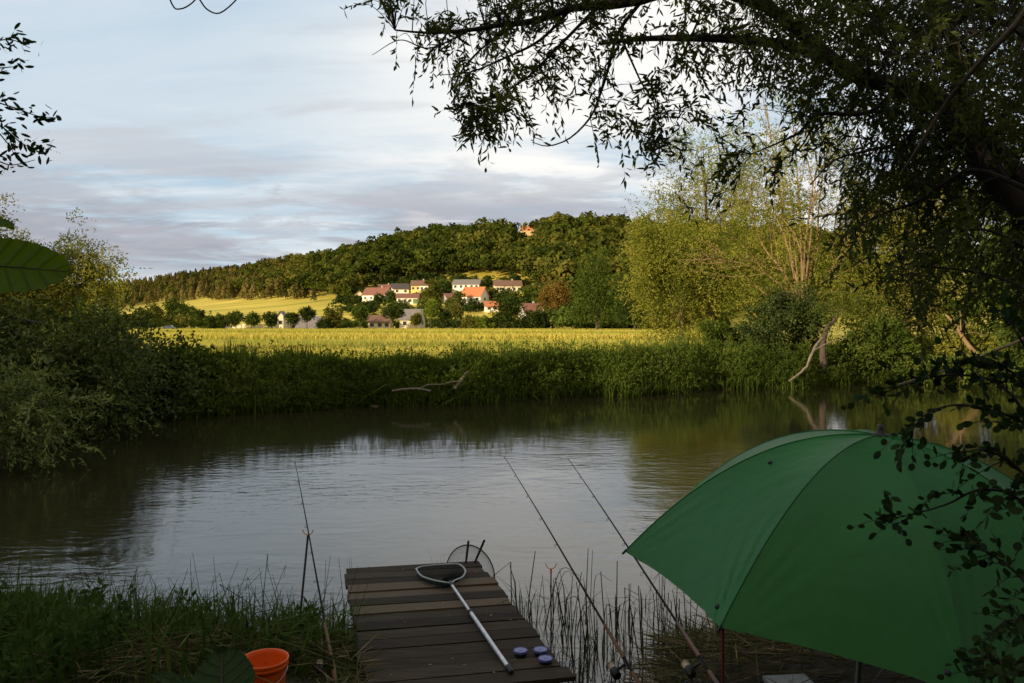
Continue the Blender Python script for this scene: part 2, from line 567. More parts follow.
# cloud layer: the view direction meets a flat layer overhead
zc = N(nt, 'ShaderNodeMath', operation='MAXIMUM'); L(sep.outputs['Z'], zc.inputs[0]); zc.inputs[1].default_value = 0.0
za = N(nt, 'ShaderNodeMath', operation='ADD'); L(zc.outputs[0], za.inputs[0]); za.inputs[1].default_value = .09
dv = N(nt, 'ShaderNodeVectorMath', operation='DIVIDE'); L(tc.outputs['Generated'], dv.inputs[0])
cb = N(nt, 'ShaderNodeCombineXYZ'); L(za.outputs[0], cb.inputs[0]); L(za.outputs[0], cb.inputs[1]); cb.inputs[2].default_value = 1
L(cb.outputs[0], dv.inputs[1])


def cloud(scale, stretch, rot, lo, hi, det=8.0, dist=.3, off=(0, 0, 0), rough=.58):
    mp = N(nt, 'ShaderNodeMapping'); mp.inputs['Scale'].default_value = stretch; mp.inputs['Rotation'].default_value = (0, 0, rot); mp.inputs['Location'].default_value = off
    L(dv.outputs[0], mp.inputs[0])
    no = N(nt, 'ShaderNodeTexNoise', Scale=scale, Detail=det, Roughness=rough, Distortion=dist); L(mp.outputs[0], no.inputs['Vector'])
    mr = N(nt, 'ShaderNodeMapRange', interpolation_type='SMOOTHSTEP'); mr.inputs['From Min'].default_value = lo; mr.inputs['From Max'].default_value = hi
    L(no.outputs['Fac'], mr.inputs['Value'])
    return mr.outputs[0]


def mul(a, b):
    m = N(nt, 'ShaderNodeMath', operation='MULTIPLY'); L(a, m.inputs[0])
    if isinstance(b, float): m.inputs[1].default_value = b
    else: L(b, m.inputs[1])
    return m.outputs[0]


def rng_(src, a, b, c=0.0, d=1.0):
    mr = N(nt, 'ShaderNodeMapRange', interpolation_type='SMOOTHSTEP')
    for k, v in zip(('From Min', 'From Max', 'To Min', 'To Max'), (a, b, c, d)): mr.inputs[k].default_value = v
    L(src, mr.inputs['Value'])
    return mr.outputs[0]


def mixc(f, a, b):
    mx = N(nt, 'ShaderNodeMix', data_type='RGBA'); L(f, mx.inputs['Factor'])
    for i, c in ((6, a), (7, b)):
        if isinstance(c, tuple): mx.inputs[i].default_value = (*c, 1)
        else: L(c, mx.inputs[i])
    return mx.outputs[2]


K = 1.12 / .11
white = cloud(.75, (.55, 1.25, 1), .25, .38, .66, off=(3.1, 1.2, 0))
streak = cloud(1.7, (.35, 1.7, 1), .14, .46, .72, off=(.4, 5.2, 0))
grey = cloud(1.1, (.55, 1.2, 1), .1, .49, .62, off=(7.7, 2.3, 0))
bank = cloud(1.25, (.6, .75, 1), -.05, .42, .55, off=(1.9, 8.8, 0), dist=.5, det=10.0, rough=.62)
bank2 = cloud(2.6, (.7, .9, 1), .1, .49, .6, off=(4.4, .8, 0), dist=.4, det=10.0, rough=.62)
puff = cloud(2.1, (.75, 1.0, 1), .2, .50, .66, off=(9.4, 3.1, 0), dist=.4, det=10.0, rough=.62)
right = rng_(sep.outputs['X'], -.38, .12, .25, 1.0)
blue = mixc(rng_(sep.outputs['Z'], .0, .35, .45, .8), sky.outputs[0], (.265 * K, .36 * K, .455 * K))
skyb = mixc(.8 if False else rng_(sep.outputs['Z'], -.2, .0, .0, .8), blue, (.285 * K, .375 * K, .455 * K))
c1 = mixc(mul(mul(white, right), .9), skyb, (.69 * K, .65 * K, .595 * K))
c2 = mixc(mul(streak, .6), c1, (.57 * K, .565 * K, .56 * K))
c3 = mixc(mul(mul(grey, rng_(sep.outputs['Z'], .07, .15)), .65), c2, (.34 * K, .345 * K, .37 * K))
band = mul(rng_(sep.outputs['Z'], .05, .075), rng_(sep.outputs['Z'], .20, .11))
c4 = mixc(mul(mul(bank, band), .95), c3, (.235 * K, .245 * K, .28 * K))
c4 = mixc(mul(mul(bank2, rng_(sep.outputs['Z'], .26, .14)), .55), c4, (.29 * K, .295 * K, .325 * K))
c4 = mixc(mul(mul(puff, rng_(sep.outputs['X'], -.3, .1)), .55), c4, (.66 * K, .63 * K, .60 * K))
low = rng_(sep.outputs['Z'], .075, .03)
c4 = mixc(mul(low, .6), c4, (.50 * K, .50 * K, .50 * K))
# towards the evening sun, behind the viewpoint, the cloud cover is warm
c4 = mixc(rng_(sep.outputs['Y'], .15, -.6, 0.0, .75), c4, (.60 * K, .49 * K, .37 * K))
L(c4, bg.inputs['Color'])
L(bg.outputs[0], out.inputs[0])

sc.view_settings.view_transform = 'Standard'
sc.view_settings.look = 'None'
sc.view_settings.gamma = 1
sc.view_settings.exposure = 0.62
sc.cycles.max_bounces = 8
sc.cycles.transparent_max_bounces = 8
sc.cycles.sample_clamp_indirect = 6
sc.cycles.use_denoising = True

# ================================================================== THE FOREGROUND
rng = RNG
# ------------------------------------------------------------------ dock
DZ = .30
fl, fr = PZ(343.5, 568, DZ), PZ(478, 561, DZ)
nl, nr = PZ(367, 690, DZ), PZ(568, 671, DZ)
ax_l, ax_r = fl - nl, fr - nr
wood = surf('weathered_plank', [(.25, (.015, .0105, .0065)), (.5, (.036, .026, .016)), (.8, (.088, .066, .044))], 7, 8, .85, .10, 6, (.5, 16, 16), .15, .6)
dk = thing('wooden_dock', 'weathered dark wooden fishing dock of cross planks reaching out over the river', 'dock', (*((nl + nr) / 2)[:2], 0))
NB = 15
bm_ = MB()
ts = np.linspace(-.04, 1, NB + 1)
for i in range(NB):
    g0, g1 = ts[i] + .002, ts[i + 1] - .003
    jl, jr = rng.normal(0, .012, 2)
    a = nl + ax_l * g0; b = nr + ax_r * g0; c = nr + ax_r * g1; d = nl + ax_l * g1
    e = nrm(b - a)
    a, d = a + e * jl, d + e * jl
    b, c = b + e * jr, c + e * jr
    dz = rng.normal(0, .004)
    top = np.array([a, b, c, d]) + [0, 0, dz] + rng.normal(0, .0025, (4, 1)) * [0, 0, 1]
    tn = .45 + rng.normal(0, .2) + (.75 if i in (8, 10, 11) else 0) - (.2 if i in (9, 12) else 0)
    hexa(bm_, top - [0, 0, .032], top, tn)
part(bm_, 'decking', wood, dk)
for q, s in ((.09, 1), (.91, 1)):
    b1 = MB()
    a = nl * (1 - q) + nr * q; b = fl * (1 - q) + fr * q
    a = a - nrm(b - a) * .1
    s_ = nrm(np.cross(nrm(b - a), [0, 0, 1])) * .035
    lo = np.array([a - s_, a + s_, b + s_, b - s_]) - [0, 0, .165]
    hexa(b1, lo, lo + [0, 0, .125])
    part(b1, 'beam', wood, dk)
for p in (nl * .94 + nr * .06, nl * .05 + nr * .95, fl * .95 + fr * .05, fl * .05 + fr * .95):
    b1 = MB()
    q = p + nrm(((nl + nr) / 2 - p) if False else (fl + fr + nl + nr) / 4 - p) * .12
    tube(b1, [[q[0], q[1], -1.5], [q[0], q[1], DZ - .18]], .06, 10)
    part(b1, 'post', M['barkdark'], dk, True)

lt_ = MB(); n = 70
q1, q2 = rng.uniform(.03, .97, n), rng.uniform(0, .98, n)
pp = nl + np.outer(q1, nr - nl) + np.outer(q2, ax_l); pp[:, 2] = DZ + .012
leaves(lt_, pp, np.stack([rng.normal(0, 1, n), rng.normal(0, 1, n), rng.normal(0, .08, n)], 1), rng.uniform(.012, .05, n), rng.uniform(.005, .014, n), rng, np.clip(rng.normal(.55, .3, n), 0, 1), roll=np.array([[0, 0, 1.0]]) + rng.normal(0, .05, (n, 3)))
tag(lt_.build('leaf_litter', M['straw']), 'bits of dry leaf and straw littering the dock planks', 'litter', kind='stuff')

# stubby mooring stakes at the far end of the dock
stake_m = surf('stake_wood', [(.3, (.02, .016, .012)), (.7, (.05, .04, .03))], 12, 4, .9)
for (p0, p1), lab in zip((((466, 562), (468.5, 541)), ((475, 562), (484.5, 540))), ('short upright dark stake at the far end of the dock beside the round net', 'leaning dark stake at the far end of the dock in front of the round net')):
    a, b = P(*p0, 7.95), P(*p1, 7.95)
    d = nrm(b - a)
    b1 = MB(); tube(b1, [a - d * (a[2] + .5) / max(d[2], .3), b], .012, 7)
    tag(b1.build('stake', stake_m, None, True), lab, 'stake')

# ------------------------------------------------------------------ landing nets
alu = surf('aluminium_tube', [(.3, (.42, .42, .43)), (.7, (.62, .62, .63))], 20, 4, .38, .05, spec=.5, metal=.55)
rubber = flat('black_rubber', (.012, .012, .013), .6)
netm = flat('dark_net_cord', (.012, .018, .016), .9, .1)


def mesh_bag(mb, ring, bottom, nr_=26, nz=9, r=.0018, power=.6):
    """knotted netting hanging from a closed ring down to a point: real threads"""
    ring = np.asarray(ring); c = ring.mean(0)
    t = np.linspace(0, 1, nz)
    rows = []
    for q in t:
        k = (1 - q ** 2) ** power
        rows.append(c * (1 - k) + ring * k + (bottom - c) * q)
    rows = np.array(rows)
    nn = rows.shape[1]
    for j in range(nn):
        tube(mb, rows[np.arange(nz), (j + np.arange(nz)) % nn], r, 3, False)
        tube(mb, rows[np.arange(nz), (j - np.arange(nz)) % nn], r, 3, False)


zq = .1 * .977
hp = [(165, 345), (240, 322), (450, 303), (590, 300), (640, 325), (670, 370), (640, 430), (560, 465), (520, 492), (430, 480), (350, 465), (240, 430), (190, 390)]
hp3 = [PZ(400 + x * .0977, 535 + y * .0977, DZ + .055) for x, y in hp]
hoop = spline(hp3 + [hp3[0]], 52)[:-1]
nt1 = thing('landing_net', 'triangular landing net with long silver handle lying across the dock planks', 'landing net', PZ(481, 628, DZ))
b1 = MB(); tube(b1, np.vstack([hoop, hoop[:1]]), .009, 8, False); part(b1, 'hoop', surf('grey_alloy', [(.3, (.2, .22, .21)), (.7, (.32, .34, .33))], 14, 3, .45, metal=.4), nt1, True)
b1 = MB()
bot = hoop.mean(0) + np.array([-.02, -.12, -.045])
mesh_bag(b1, hoop[::1], bot, nz=8, r=.0024, power=.5)
part(b1, 'net_bag', netm, nt1)
h0, h1 = PZ(451.5, 584.5, DZ + .05), PZ(508, 667, DZ + .024)
hm = h0 * .6 + h1 * .4
b1 = MB(); tube(b1, [h0, hm], .0125, 12); tube(b1, [hm, h1], .0165, 12); part(b1, 'handle', alu, nt1, True)
d = nrm(h1 - h0)
b1 = MB(); tube(b1, [hm - d * .03, hm + d * .02], .0195, 12); part(b1, 'clamp', rubber, nt1, True)
b1 = MB(); tube(b1, [h1 - d * .005, h1 + d * .07, h1 + d * .085], [.0195, .0195, .015], 12); part(b1, 'end_grip', rubber, nt1, True)
b1 = MB(); tube(b1, [h0 - d * .06, h0 + d * .03], .017, 10); part(b1, 'socket', rubber, nt1, True)

nt2 = thing('landing_net', 'round landing net with fine dark mesh leaning behind the far end of the dock', 'landing net', P(470, 590, 8.15))
cen = P(470.5, 575, 8.12)
uu = np.array([.25, .02, -.05]); vv = np.array([.0, .08, .285])
a_ = np.linspace(0, 2 * np.pi, 40, endpoint=False)
ring = cen + np.cos(a_)[:, None] * uu + np.sin(a_)[:, None] * vv
b1 = MB(); tube(b1, np.vstack([ring, ring[:1]]), .006, 7, False); part(b1, 'hoop', rubber, nt2, True)
b1 = MB(); mesh_bag(b1, ring, cen + np.array([.05, .22, -.1]), nz=14, r=.0012); part(b1, 'net_bag', netm, nt2)
b1 = MB(); tube(b1, [ring[30], ring[30] + np.array([.04, .1, -.7])], .009, 8); part(b1, 'handle', rubber, nt2, True)

# ------------------------------------------------------------------ bait tubs
lidm = surf('blue_lid_plastic', [(.3, (.07, .08, .24)), (.7, (.11, .125, .33))], 18, 4, .4, spec=.5)
tubm = flat('dark_tub_plastic', (.02, .02, .028), .45)
for (x, y), lab in zip(((520.5, 654), (540.5, 653), (545.5, 662)), ('blue lidded bait tub standing alone nearest the silver net handle', 'blue lidded bait tub furthest out of the pair beside the dock edge', 'blue lidded bait tub closest to the near corner of the dock')):
    p = PZ(x, y + 2, DZ + .0); p[2] = DZ + .004
    t = thing('bait_tub', lab, 'bait tub', p, 'blue bait tubs on the dock')
    b1 = MB(); lathe(b1, p, [(0, 0), (.042, 0), (.045, .004), (.049, .030), (.049, .033)], 24); part(b1, 'tub', tubm, t, True)
    b1 = MB(); lathe(b1, p, [(.0495, .025), (.054, .025), (.054, .039), (.051, .042), (.046, .039), (.012, .039), (.01, .041), (0, .041)], 8); part(b1, 'lid', lidm, t)

# ------------------------------------------------------------------ bucket
bp = P(264.5, 658, 4.72)
bx, by = bp[0], bp[1]
bz = bp[2] - .29
org = surf('orange_plastic', [(.3, (.72, .10, .008)), (.7, (.80, .13, .012))], 6, 4, .38, .05, 40, spec=.5, trans=.12)
bk = thing('bucket', 'bright orange plastic bucket standing in the grass', 'bucket', (bx, by, bz))
b1 = MB(); lathe(b1, (bx, by, bz), [(0, 0), (.100, 0), (.106, .006), (.130, .235), (.131, .24), (.139, .242), (.140, .262), (.137, .267), (.141, .272), (.142, .288), (.139, .292), (.135, .289), (.131, .26), (.105, .012), (0, .01)], 48)
part(b1, 'bucket_body', org, bk, True)
b1 = MB()
aa = np.linspace(0, np.pi, 18)
tube(b1, [[bx + .146 * math.cos(q), by - .02 - .155 * math.sin(q) * .75, bz + .252 - .155 * math.sin(q) * .62] for q in aa], .0028, 6); part(b1, 'handle', flat('steel_wire', (.35, .35, .36), .35, .5, .9), bk, True)

# ------------------------------------------------------------------ umbrella
UY, UTX, UTY, UR, UH, UPH, UPW, UST = 3.7771, .0608, -.0605, 1.1699, .6704, 3.0739, 2.1866, .7482
ua = P(880, 435, UY)
un = nrm(np.array([UTX, UTY, 1.0]))
uu = nrm(np.cross([0, 1, 0], un)); uv = np.cross(un, uu)
rest = (2 * np.pi - 2 * UST) / 6
uang = [UPH + k * UST for k in range(3)] + [UPH + 2 * UST + rest * k for k in range(1, 6)]


def rib(a, t, lift=0.0):
    d = math.cos(a) * uu + math.sin(a) * uv
    t = np.asarray(t)
    return ua + np.outer(UR * t, d) - np.outer(UH * t ** UPW - lift, un)


def fabric():
    m, nt, out = newmat('green_umbrella_nylon')
    L = nt.links.new
    tc = N(nt, 'ShaderNodeTexCoord')
    no = N(nt, 'ShaderNodeTexNoise', Scale=2.2, Detail=5.0); L(tc.outputs['Object'], no.inputs['Vector'])
    col = ramp(nt, no.outputs['Fac'], [(.3, (.009, .105, .014)), (.7, (.012, .125, .019))])
    p = N(nt, 'ShaderNodeBsdfPrincipled', Roughness=.5); p.inputs['Specular IOR Level'].default_value = .28
    p.inputs['Sheen Weight'].default_value = .0
    L(col, p.inputs['Base Color'])
    n2 = N(nt, 'ShaderNodeTexNoise', Scale=7.0, Detail=3.0); L(tc.outputs['Object'], n2.inputs['Vector'])
    n3 = N(nt, 'ShaderNodeTexNoise', Scale=420.0, Detail=1.0); L(tc.outputs['Object'], n3.inputs['Vector'])
    b1 = N(nt, 'ShaderNodeBump', Strength=.35, Distance=.025); L(n2.outputs['Fac'], b1.inputs['Height'])
    b2 = N(nt, 'ShaderNodeBump', Strength=.12, Distance=.001); L(n3.outputs['Fac'], b2.inputs['Height']); L(b1.outputs[0], b2.inputs['Normal'])
    L(b2.outputs[0], p.inputs['Normal'])
    tr = N(nt, 'ShaderNodeBsdfTranslucent'); L(col, tr.inputs['Color'])
    mx = N(nt, 'ShaderNodeMixShader', Fac=.12); L(p.outputs[0], mx.inputs[1]); L(tr.outputs[0], mx.inputs[2])
    L(mx.outputs[0], out.inputs[0])
    return m


FAB = fabric()
pole_top = ua - un * .03
pole_z = 0.6
pole_bot = ua - un * ((ua[2] - hgt(ua[0] + .1, ua[1] + .25) + .25) / un[2])
um = thing('fishing_umbrella', 'large green fishing umbrella with pointed rib tips set up on the bank', 'umbrella', (pole_bot[0], pole_bot[1], hgt(pole_bot[0], pole_bot[1])))
b1 = MB()
nt_, ns_ = 64, 56
T = np.linspace(0.0, 1, nt_); S = np.linspace(0, 1, ns_)
for k in range(8):
    r0, r1 = rib(uang[k], T), rib(uang[(k + 1) % 8] + (2 * np.pi if k == 7 else 0), T)
    g = r0[:, None] * (1 - S)[None, :, None] + r1[:, None] * S[None, :, None]
    bul = np.sin(np.pi * S)
    # cloth stretched between ribs: sags a little, hem cut slightly hollow, gathers fanning out of the rib tips
    ctr = ua - un * UH * .9
    rad_v = g - (ua - un * (UH * T ** UPW)[:, None, None])
    g = g - rad_v * (bul[None, :, None] * (T ** 3)[:, None, None] * .035)
    g = g - un * (bul[None, :, None] * (np.sin(np.pi * np.clip(T, 0, 1)) * .012)[:, None, None])
    wr = np.zeros((nt_, ns_))
    for e, rr in ((0, S), (1, 1 - S)):
        ph = np.arctan2(rr[None, :] * .8, (1.04 - T)[:, None])
        near = np.exp(-(((1.0 - T)[:, None] / .26) ** 2 + (rr[None, :] / .24) ** 2))
        wr += near * (np.sin(ph * (19 + 3 * (k % 3)) + e * 2 + k) + .8 * np.sin(ph * 37 + 2.3 * k + 5 * T[:, None]) * np.sin(T[:, None] * 9 + k)) * .0052 * np.clip(rr * 14, 0, 1)[None, :]
    g = g + un * wr[..., None]
    i_ = np.arange(nt_ * ns_).reshape(nt_, ns_)
    b1.add(g.reshape(-1, 3), np.stack([i_[:-1, :-1], i_[1:, :-1], i_[1:, 1:], i_[:-1, 1:]], -1).reshape(-1, 4))
can = part(b1, 'canopy', FAB, um, True)
dkm = flat('umbrella_dark_fitting', (.012, .013, .013), .5)
seam = surf('green_seam_tape', [(.3, (.006, .09, .017)), (.7, (.008, .105, .022))], 8, 3, .55)
for k in range(8):
    b1 = MB(); tube(b1, rib(uang[k], np.linspace(.02, .995, 26), .001), .0032, 6); part(b1, 'seam', seam, um, True)
    b1 = MB(); tube(b1, rib(uang[k], np.linspace(.03, .99, 20), -.012), .0035, 5); part(b1, 'rib', dkm, um, True)
    e = rib(uang[k], [.97, 1.0]); dd = nrm(e[1] - e[0])
    b1 = MB(); tube(b1, [e[1] - dd * .012, e[1] + dd * .014, e[1] + dd * .02], [.006, .006, .003], 8); part(b1, 'tip_cap', dkm, um, True)
b1 = MB(); lathe(b1, ua, [(.0, -.02), (.042, -.012), (.04, .006), (.018, .012), (.016, .03), (.012, .05), (0, .053)], 16, un); part(b1, 'ferrule', dkm, um, True)
b1 = MB(); tube(b1, [pole_top, pole_bot], .014, 10); part(b1, 'pole', flat('umbrella_pole', (.3, .3, .31), .4, .5, .8), um, True)
for k, (s, t_) in ((1, (.62, .86)), (0, (.72, .90)), (0, (.36, .5)), (1, (.93, .93))):
    q = rib(uang[k], [t_])[0] * (1 - s) + rib(uang[k + 1], [t_])[0] * s
for k, (px, py) in enumerate(((717, 607), (770.5, 462.5), (944, 673))):
    best, bd = None, 1e9
    cv = np.empty(len(can.data.vertices) * 3); can.data.vertices.foreach_get('co', cv); cv = cv.reshape(-1, 3) + np.array(um.location)
    sx = CX + F * cv[:, 0] / cv[:, 1]; sy = HY + F * (CAMH - cv[:, 2]) / cv[:, 1]
    dd = (sx - px) ** 2 + (sy - py) ** 2 + 40 * (cv[:, 1] - cv[:, 1].min())
    q = cv[dd.argmin()]
    n0 = nrm(q - (ua - un * 1.3))
    b1 = MB(); lathe(b1, q + n0 * .004, [(0, .006), (.006, .006), (.011, .002), (.012, -.004)], 12, n0); part(b1, 'toggle', dkm, um, True)
# storm pole standing under the left front tip
tip = rib(uang[1], [.985])[0]
sp_ = MB(); g0 = np.array([tip[0] + .015, tip[1] + .05, hgt(tip[0], tip[1]) - .2])
tube(sp_, [g0, tip - un * .01], .006, 8)
tag(sp_.build('storm_pole', flat('dark_red_pole', (.10, .022, .016), .45), None, True), 'thin dark red support pole under the front left tip of the green umbrella', 'pole')

# ------------------------------------------------------------------ fishing rods
blank = flat('dark_rod_blank', (.008, .006, .005), .6, .12)
cork = surf('cork_grip', [(.3, (.09, .045, .02)), (.7, (.17, .09, .04))], 60, 4, .8)
redb = flat('red_brown_rod', (.10, .032, .014), .35, .5)
reelm = flat('black_reel', (.010, .010, .011), .5, .25)
linem = flat('fishing_line_spool', (.32, .26, .18), .5)


def rod(label, A, B, gripm, reel=True, side=-1, butt=.62):
    A, B = np.asarray(A), np.asarray(B)
    ln = np.linalg.norm(B - A); d = (B - A) / ln
    t = thing('fishing_rod', label, 'fishing rod', A)
    q = np.linspace(0, 1, 26)
    pts = A + np.outer(q * ln, d)
    pts[:, 2] -= .03 * np.clip(q - .5, 0, 1) ** 2 * 4
    b1 = MB(); tube(b1, pts, .0100 - .0076 * q, 8); part(b1, 'blank', blank, t, True)
    b1 = MB(); tube(b1, [A, A + d * .02, A + d * (butt * .55)], [.012, .0145, .0125], 10); part(b1, 'grip', gripm, t, True)
    b1 = MB(); tube(b1, [A + d * (butt * .75), A + d * (butt * 1.25)], [.0125, .0105], 10); part(b1, 'grip', gripm, t, True)
    dn = nrm(np.array([side * .9, 0, -.55]) - d * np.dot([side * .9, 0, -.55], d))
    for k in range(7):
        f = .30 + .69 * k / 6
        c = A + d * ln * f; c[2] -= .03 * max(f - .5, 0) ** 2 * 4
        r = .014 - .0018 * k
        sd = nrm(np.cross(d, dn))
        an = np.linspace(0, 2 * np.pi, 13)
        ctr = c + dn * (r + .008)
        b1 = MB()
        tube(b1, ctr + np.outer(np.cos(an) * r, dn) + np.outer(np.sin(an) * r, sd), .0014, 4, False)
        tube(b1, [c, ctr - dn * r], .0022, 4)
        part(b1, 'line_guide', reelm, t, True)
    if reel:
        c = A + d * butt * .68
        rl = MB()
        tube(rl, [c + d * .04, c + dn * .012, c - d * .05], .007, 6)
        tube(rl, [c, c + dn * .075], [.008, .010], 8)
        ro = part(rl, 'reel', reelm, t, True)
        o = c + dn * .09
        b1 = MB(); tube(b1, [o - d * .045, o - d * .04, o + d * .01, o + d * .015], [.018, .027, .027, .024], 14); part(b1, 'reel_housing', reelm, ro, True)
        b1 = MB(); tube(b1, [o + d * .015, o + d * .02, o + d * .055, o + d * .06], [.026, .022, .022, .027], 16); part(b1, 'spool', linem, ro, True)
        sd = np.cross(d, dn)
        b1 = MB(); tube(b1, [o, o - sd * .06, o - sd * .062 + dn * .055], .004, 6); tube(b1, [o - sd * .055 + dn * .055, o - sd * .1 + dn * .055], .009, 8); part(b1, 'reel_handle', reelm, ro, True)
        b1 = MB(); an = np.linspace(0, np.pi, 9)
        tube(b1, o + d * .045 + np.outer(np.cos(an) * .036, sd) + np.outer(np.sin(an) * .036, dn), .0018, 5); part(b1, 'bail_arm', reelm, ro, True)
    return t


rod('dark fishing rod with worn brown handle propped on the bank stick left of the dock', P(341, 712, 4.9), P(295, 458, 7.45), surf('worn_cork', [(.3, (.10, .055, .03)), (.7, (.2, .12, .07))], 40, 4, .8), True, -1)
rod('long dark fishing rod with brown grip and black reel just right of the dock', P(658, 716, 4.35), P(504, 453, 7.3), cork, True, -1)
rod('long fishing rod with red brown handle partly hidden behind the green umbrella', P(738, 716, 4.1), P(568, 455, 7.1), redb, True, -1)

orangem = surf('orange_rod_rest', [(.3, (.55, .16, .03)), (.7, (.7, .22, .05))], 10, 3, .5)


def rest_(label, top, bot, r=.006, red=False):
    top, bot = np.asarray(top), np.asarray(bot)
    t = thing('rod_rest', label, 'rod rest', (bot[0], bot[1], max(0, bot[2])))
    b1 = MB(); tube(b1, [bot, top], [r, r * .85], 8); part(b1, 'stick', reelm, t, True)
    if red:
        b1 = MB(); tube(b1, [bot * .99 + top * .01, bot * .68 + top * .32], r * 1.6, 8); part(b1, 'sleeve', flat('red_brown_sleeve', (.09, .03, .02), .6), t, True)
    s = 1.0
    b1 = MB()
    tube(b1, spline([top + [-.045 * s, 0, .045 * s], top + [-.03 * s, 0, .014 * s], top + [0, 0, .0], top + [.03 * s, 0, .014 * s], top + [.045 * s, 0, .045 * s]], 16), [.0035] * 17, 6)
    tube(b1, [top - [0, 0, .035], top + [0, 0, .005]], .008, 8)
    part(b1, 'fork', orangem, t, True)


rest_('dark bank stick with orange fork holding up the rod left of the dock', P(308, 535, 6.45), P(295, 668, 5.95), .010, True)
rest_('empty thin rod rest with orange fork standing in the water right of the dock', P(551, 569, 6.4), P(551, 690, 6.4))

# ------------------------------------------------------------------ pale box at the water's edge on the right
pb = P(792, 686, 4.35)
bb = thing('tackle_box', 'pale grey flat box lying on the bank below the green umbrella', 'box', (pb[0], pb[1], pb[2] - .1))
palem = surf('pale_grey_plastic', [(.3, (.15, .15, .14)), (.7, (.24, .24, .22))], 10, 5, .6)
b1 = MB(); box(b1, pb - [0, 0, .06], (.23, .20, .10), .1); part(b1, 'box_body', palem, bb)
b1 = MB(); box(b1, pb + [0, 0, .004], (.245, .215, .022), .1); part(b1, 'lid', palem, bb)

# ------------------------------------------------------------------ grass of the near bank
def blades(mb, base, h, wd, rng, lean=.35, tint=.5, bend=.5):
    n = len(base)
    az = rng.uniform(0, 2 * np.pi, n)
    ld = np.stack([np.cos(az), np.sin(az), np.zeros(n)], 1)
    sd = np.stack([-np.sin(az), np.cos(az), np.zeros(n)], 1)
    l = np.abs(rng.normal(0, lean, n))[:, None]
    h = h[:, None]; w_ = (wd * rng.uniform(.6, 1.3, n))[:, None]
    up = np.array([0, 0, 1.0])
    m1 = base + up * h * .5 + ld * l * h * .35
    tp = base + up * h * (1 - bend * l * .6) + ld * l * h * (1 + bend * .6)
    v = np.stack([base - sd * w_ * .5, base + sd * w_ * .5, m1 + sd * w_ * .42, m1 - sd * w_ * .42, tp], 1)
    k = np.arange(n)[:, None] * 5
    tn = np.broadcast_to(np.asarray(tint, float), (n,)) + rng.normal(0, .13, n)
    # quad and triangle share the middle edge
    mb.v.append(v.reshape(-1, 3))
    mb.f.append(k + np.array([0, 1, 2, 3]) + mb.n); mb.t.append(tn)
    mb.f.append(k + np.array([3, 2, 4]) + mb.n); mb.t.append(tn)
    mb.n += n * 5


def on_ground(x, y): return np.stack([x, y, height(x, y)], 1)


def dock_mask(x, y):
    # True where the dock stands
    o = nl[:2]; e1 = (nr - nl)[:2]; e2 = (fl - nl)[:2]
    det = e1[0] * e2[1] - e1[1] * e2[0]
    dx, dy = x - o[0], y - o[1]
    a = (dx * e2[1] - dy * e2[0]) / det; b = (e1[0] * dy - e1[1] * dx) / det
    return (a > -.04) & (a < 1.04) & (b > -.6) & (b < 1.02)


g = MB()
n = 11000
x = rng.uniform(-5.6, -.85, n); y = near_shore(x) - np.abs(rng.normal(0, 1.1, n)) ** 1.0 + .12
k = ~dock_mask(x, y) & (y > 2.6) & ~((np.hypot(x - bx, y - by) < .28)) & ~((x > bx - .2) & (x < bx + .35) & (y > 3.6) & (y < by) )
x, y = x[k], y[k]
patch = np.sin(x * 2.1 + 1) * np.sin(y * 2.7) * .5 + .5
patch = np.clip(patch + .4 * np.sin(x * 6.3 + y * 4), 0, 1.2)
tall = (.06 + .40 * patch) * np.where((x > -2.35) & (y < 5.75), .55, 1.0) * rng.uniform(.5, 1.25, len(x)) * np.where(x > -1.75, .72, 1)
blades(g, on_ground(x, y), tall, .011, rng, .75, .38 + .25 * (rng.uniform(0, 1, len(x)) > .8) + .12 * patch, .7)
# long arching edge blades over the water
x = rng.uniform(-5.5, -.9, 500); y = near_shore(x) + rng.normal(.02, .12, 500)
k = ~dock_mask(x, y)
blades(g, on_ground(x[k], y[k]), rng.uniform(.3, .62, k.sum()), .014, rng, .45, .42, .8)
n = 1900
x = rng.uniform(-5.5, -1.3, n); y = near_shore(x) - np.abs(rng.normal(0, .9, n)) + .08
k = ~dock_mask(x, y) & (y > 3) & (np.hypot(x - bx, y - by) > .4)
blades(g, on_ground(x[k], y[k]), rng.uniform(.28, .6, k.sum()), .022, rng, .7, .42, .9)
# behind and right bank
x = rng.uniform(.9, 6, 5000); y = near_shore(x) - np.abs(rng.normal(0, .8, 5000)) + .05
k = (y > 2.2) & ~((np.hypot(x - pb[0], y - pb[1]) < .35)) & ((x > 2.4) | (rng.uniform(0, 1, 5000) > .75))
blades(g, on_ground(x[k], y[k]), rng.uniform(.08, .3, k.sum()), .010, rng, .6, .4, .8)
n = 260
x = rng.uniform(-5.4, -1.0, n); y = near_shore(x) - np.abs(rng.normal(0, .8, n)) + .1
k = ~dock_mask(x, y) & (np.hypot(x - bx, y - by) > .5) & (y > 3.6)
for a, b in zip(x[k], y[k]):     # single stems, some snapped
    z0 = hgt(a, b); h = rng.uniform(.3, .75); d_ = rng.normal(0, .16, 2) * h
    pts = [[a, b, z0], [a + d_[0] * .5, b + d_[1] * .5, z0 + h * .6], [a + d_[0] * 1.4, b + d_[1] * 1.4, z0 + h]]
    if rng.uniform() < .35: pts.append([a + d_[0] * 1.4 + rng.normal(0, .14), b + d_[1] * 1.4 + rng.normal(0, .1), z0 + h * rng.uniform(.55, .9)])
    tube(g, pts, np.linspace(.0032, .0014, len(pts)), 4, False, tint=rng.uniform(.2, .95))
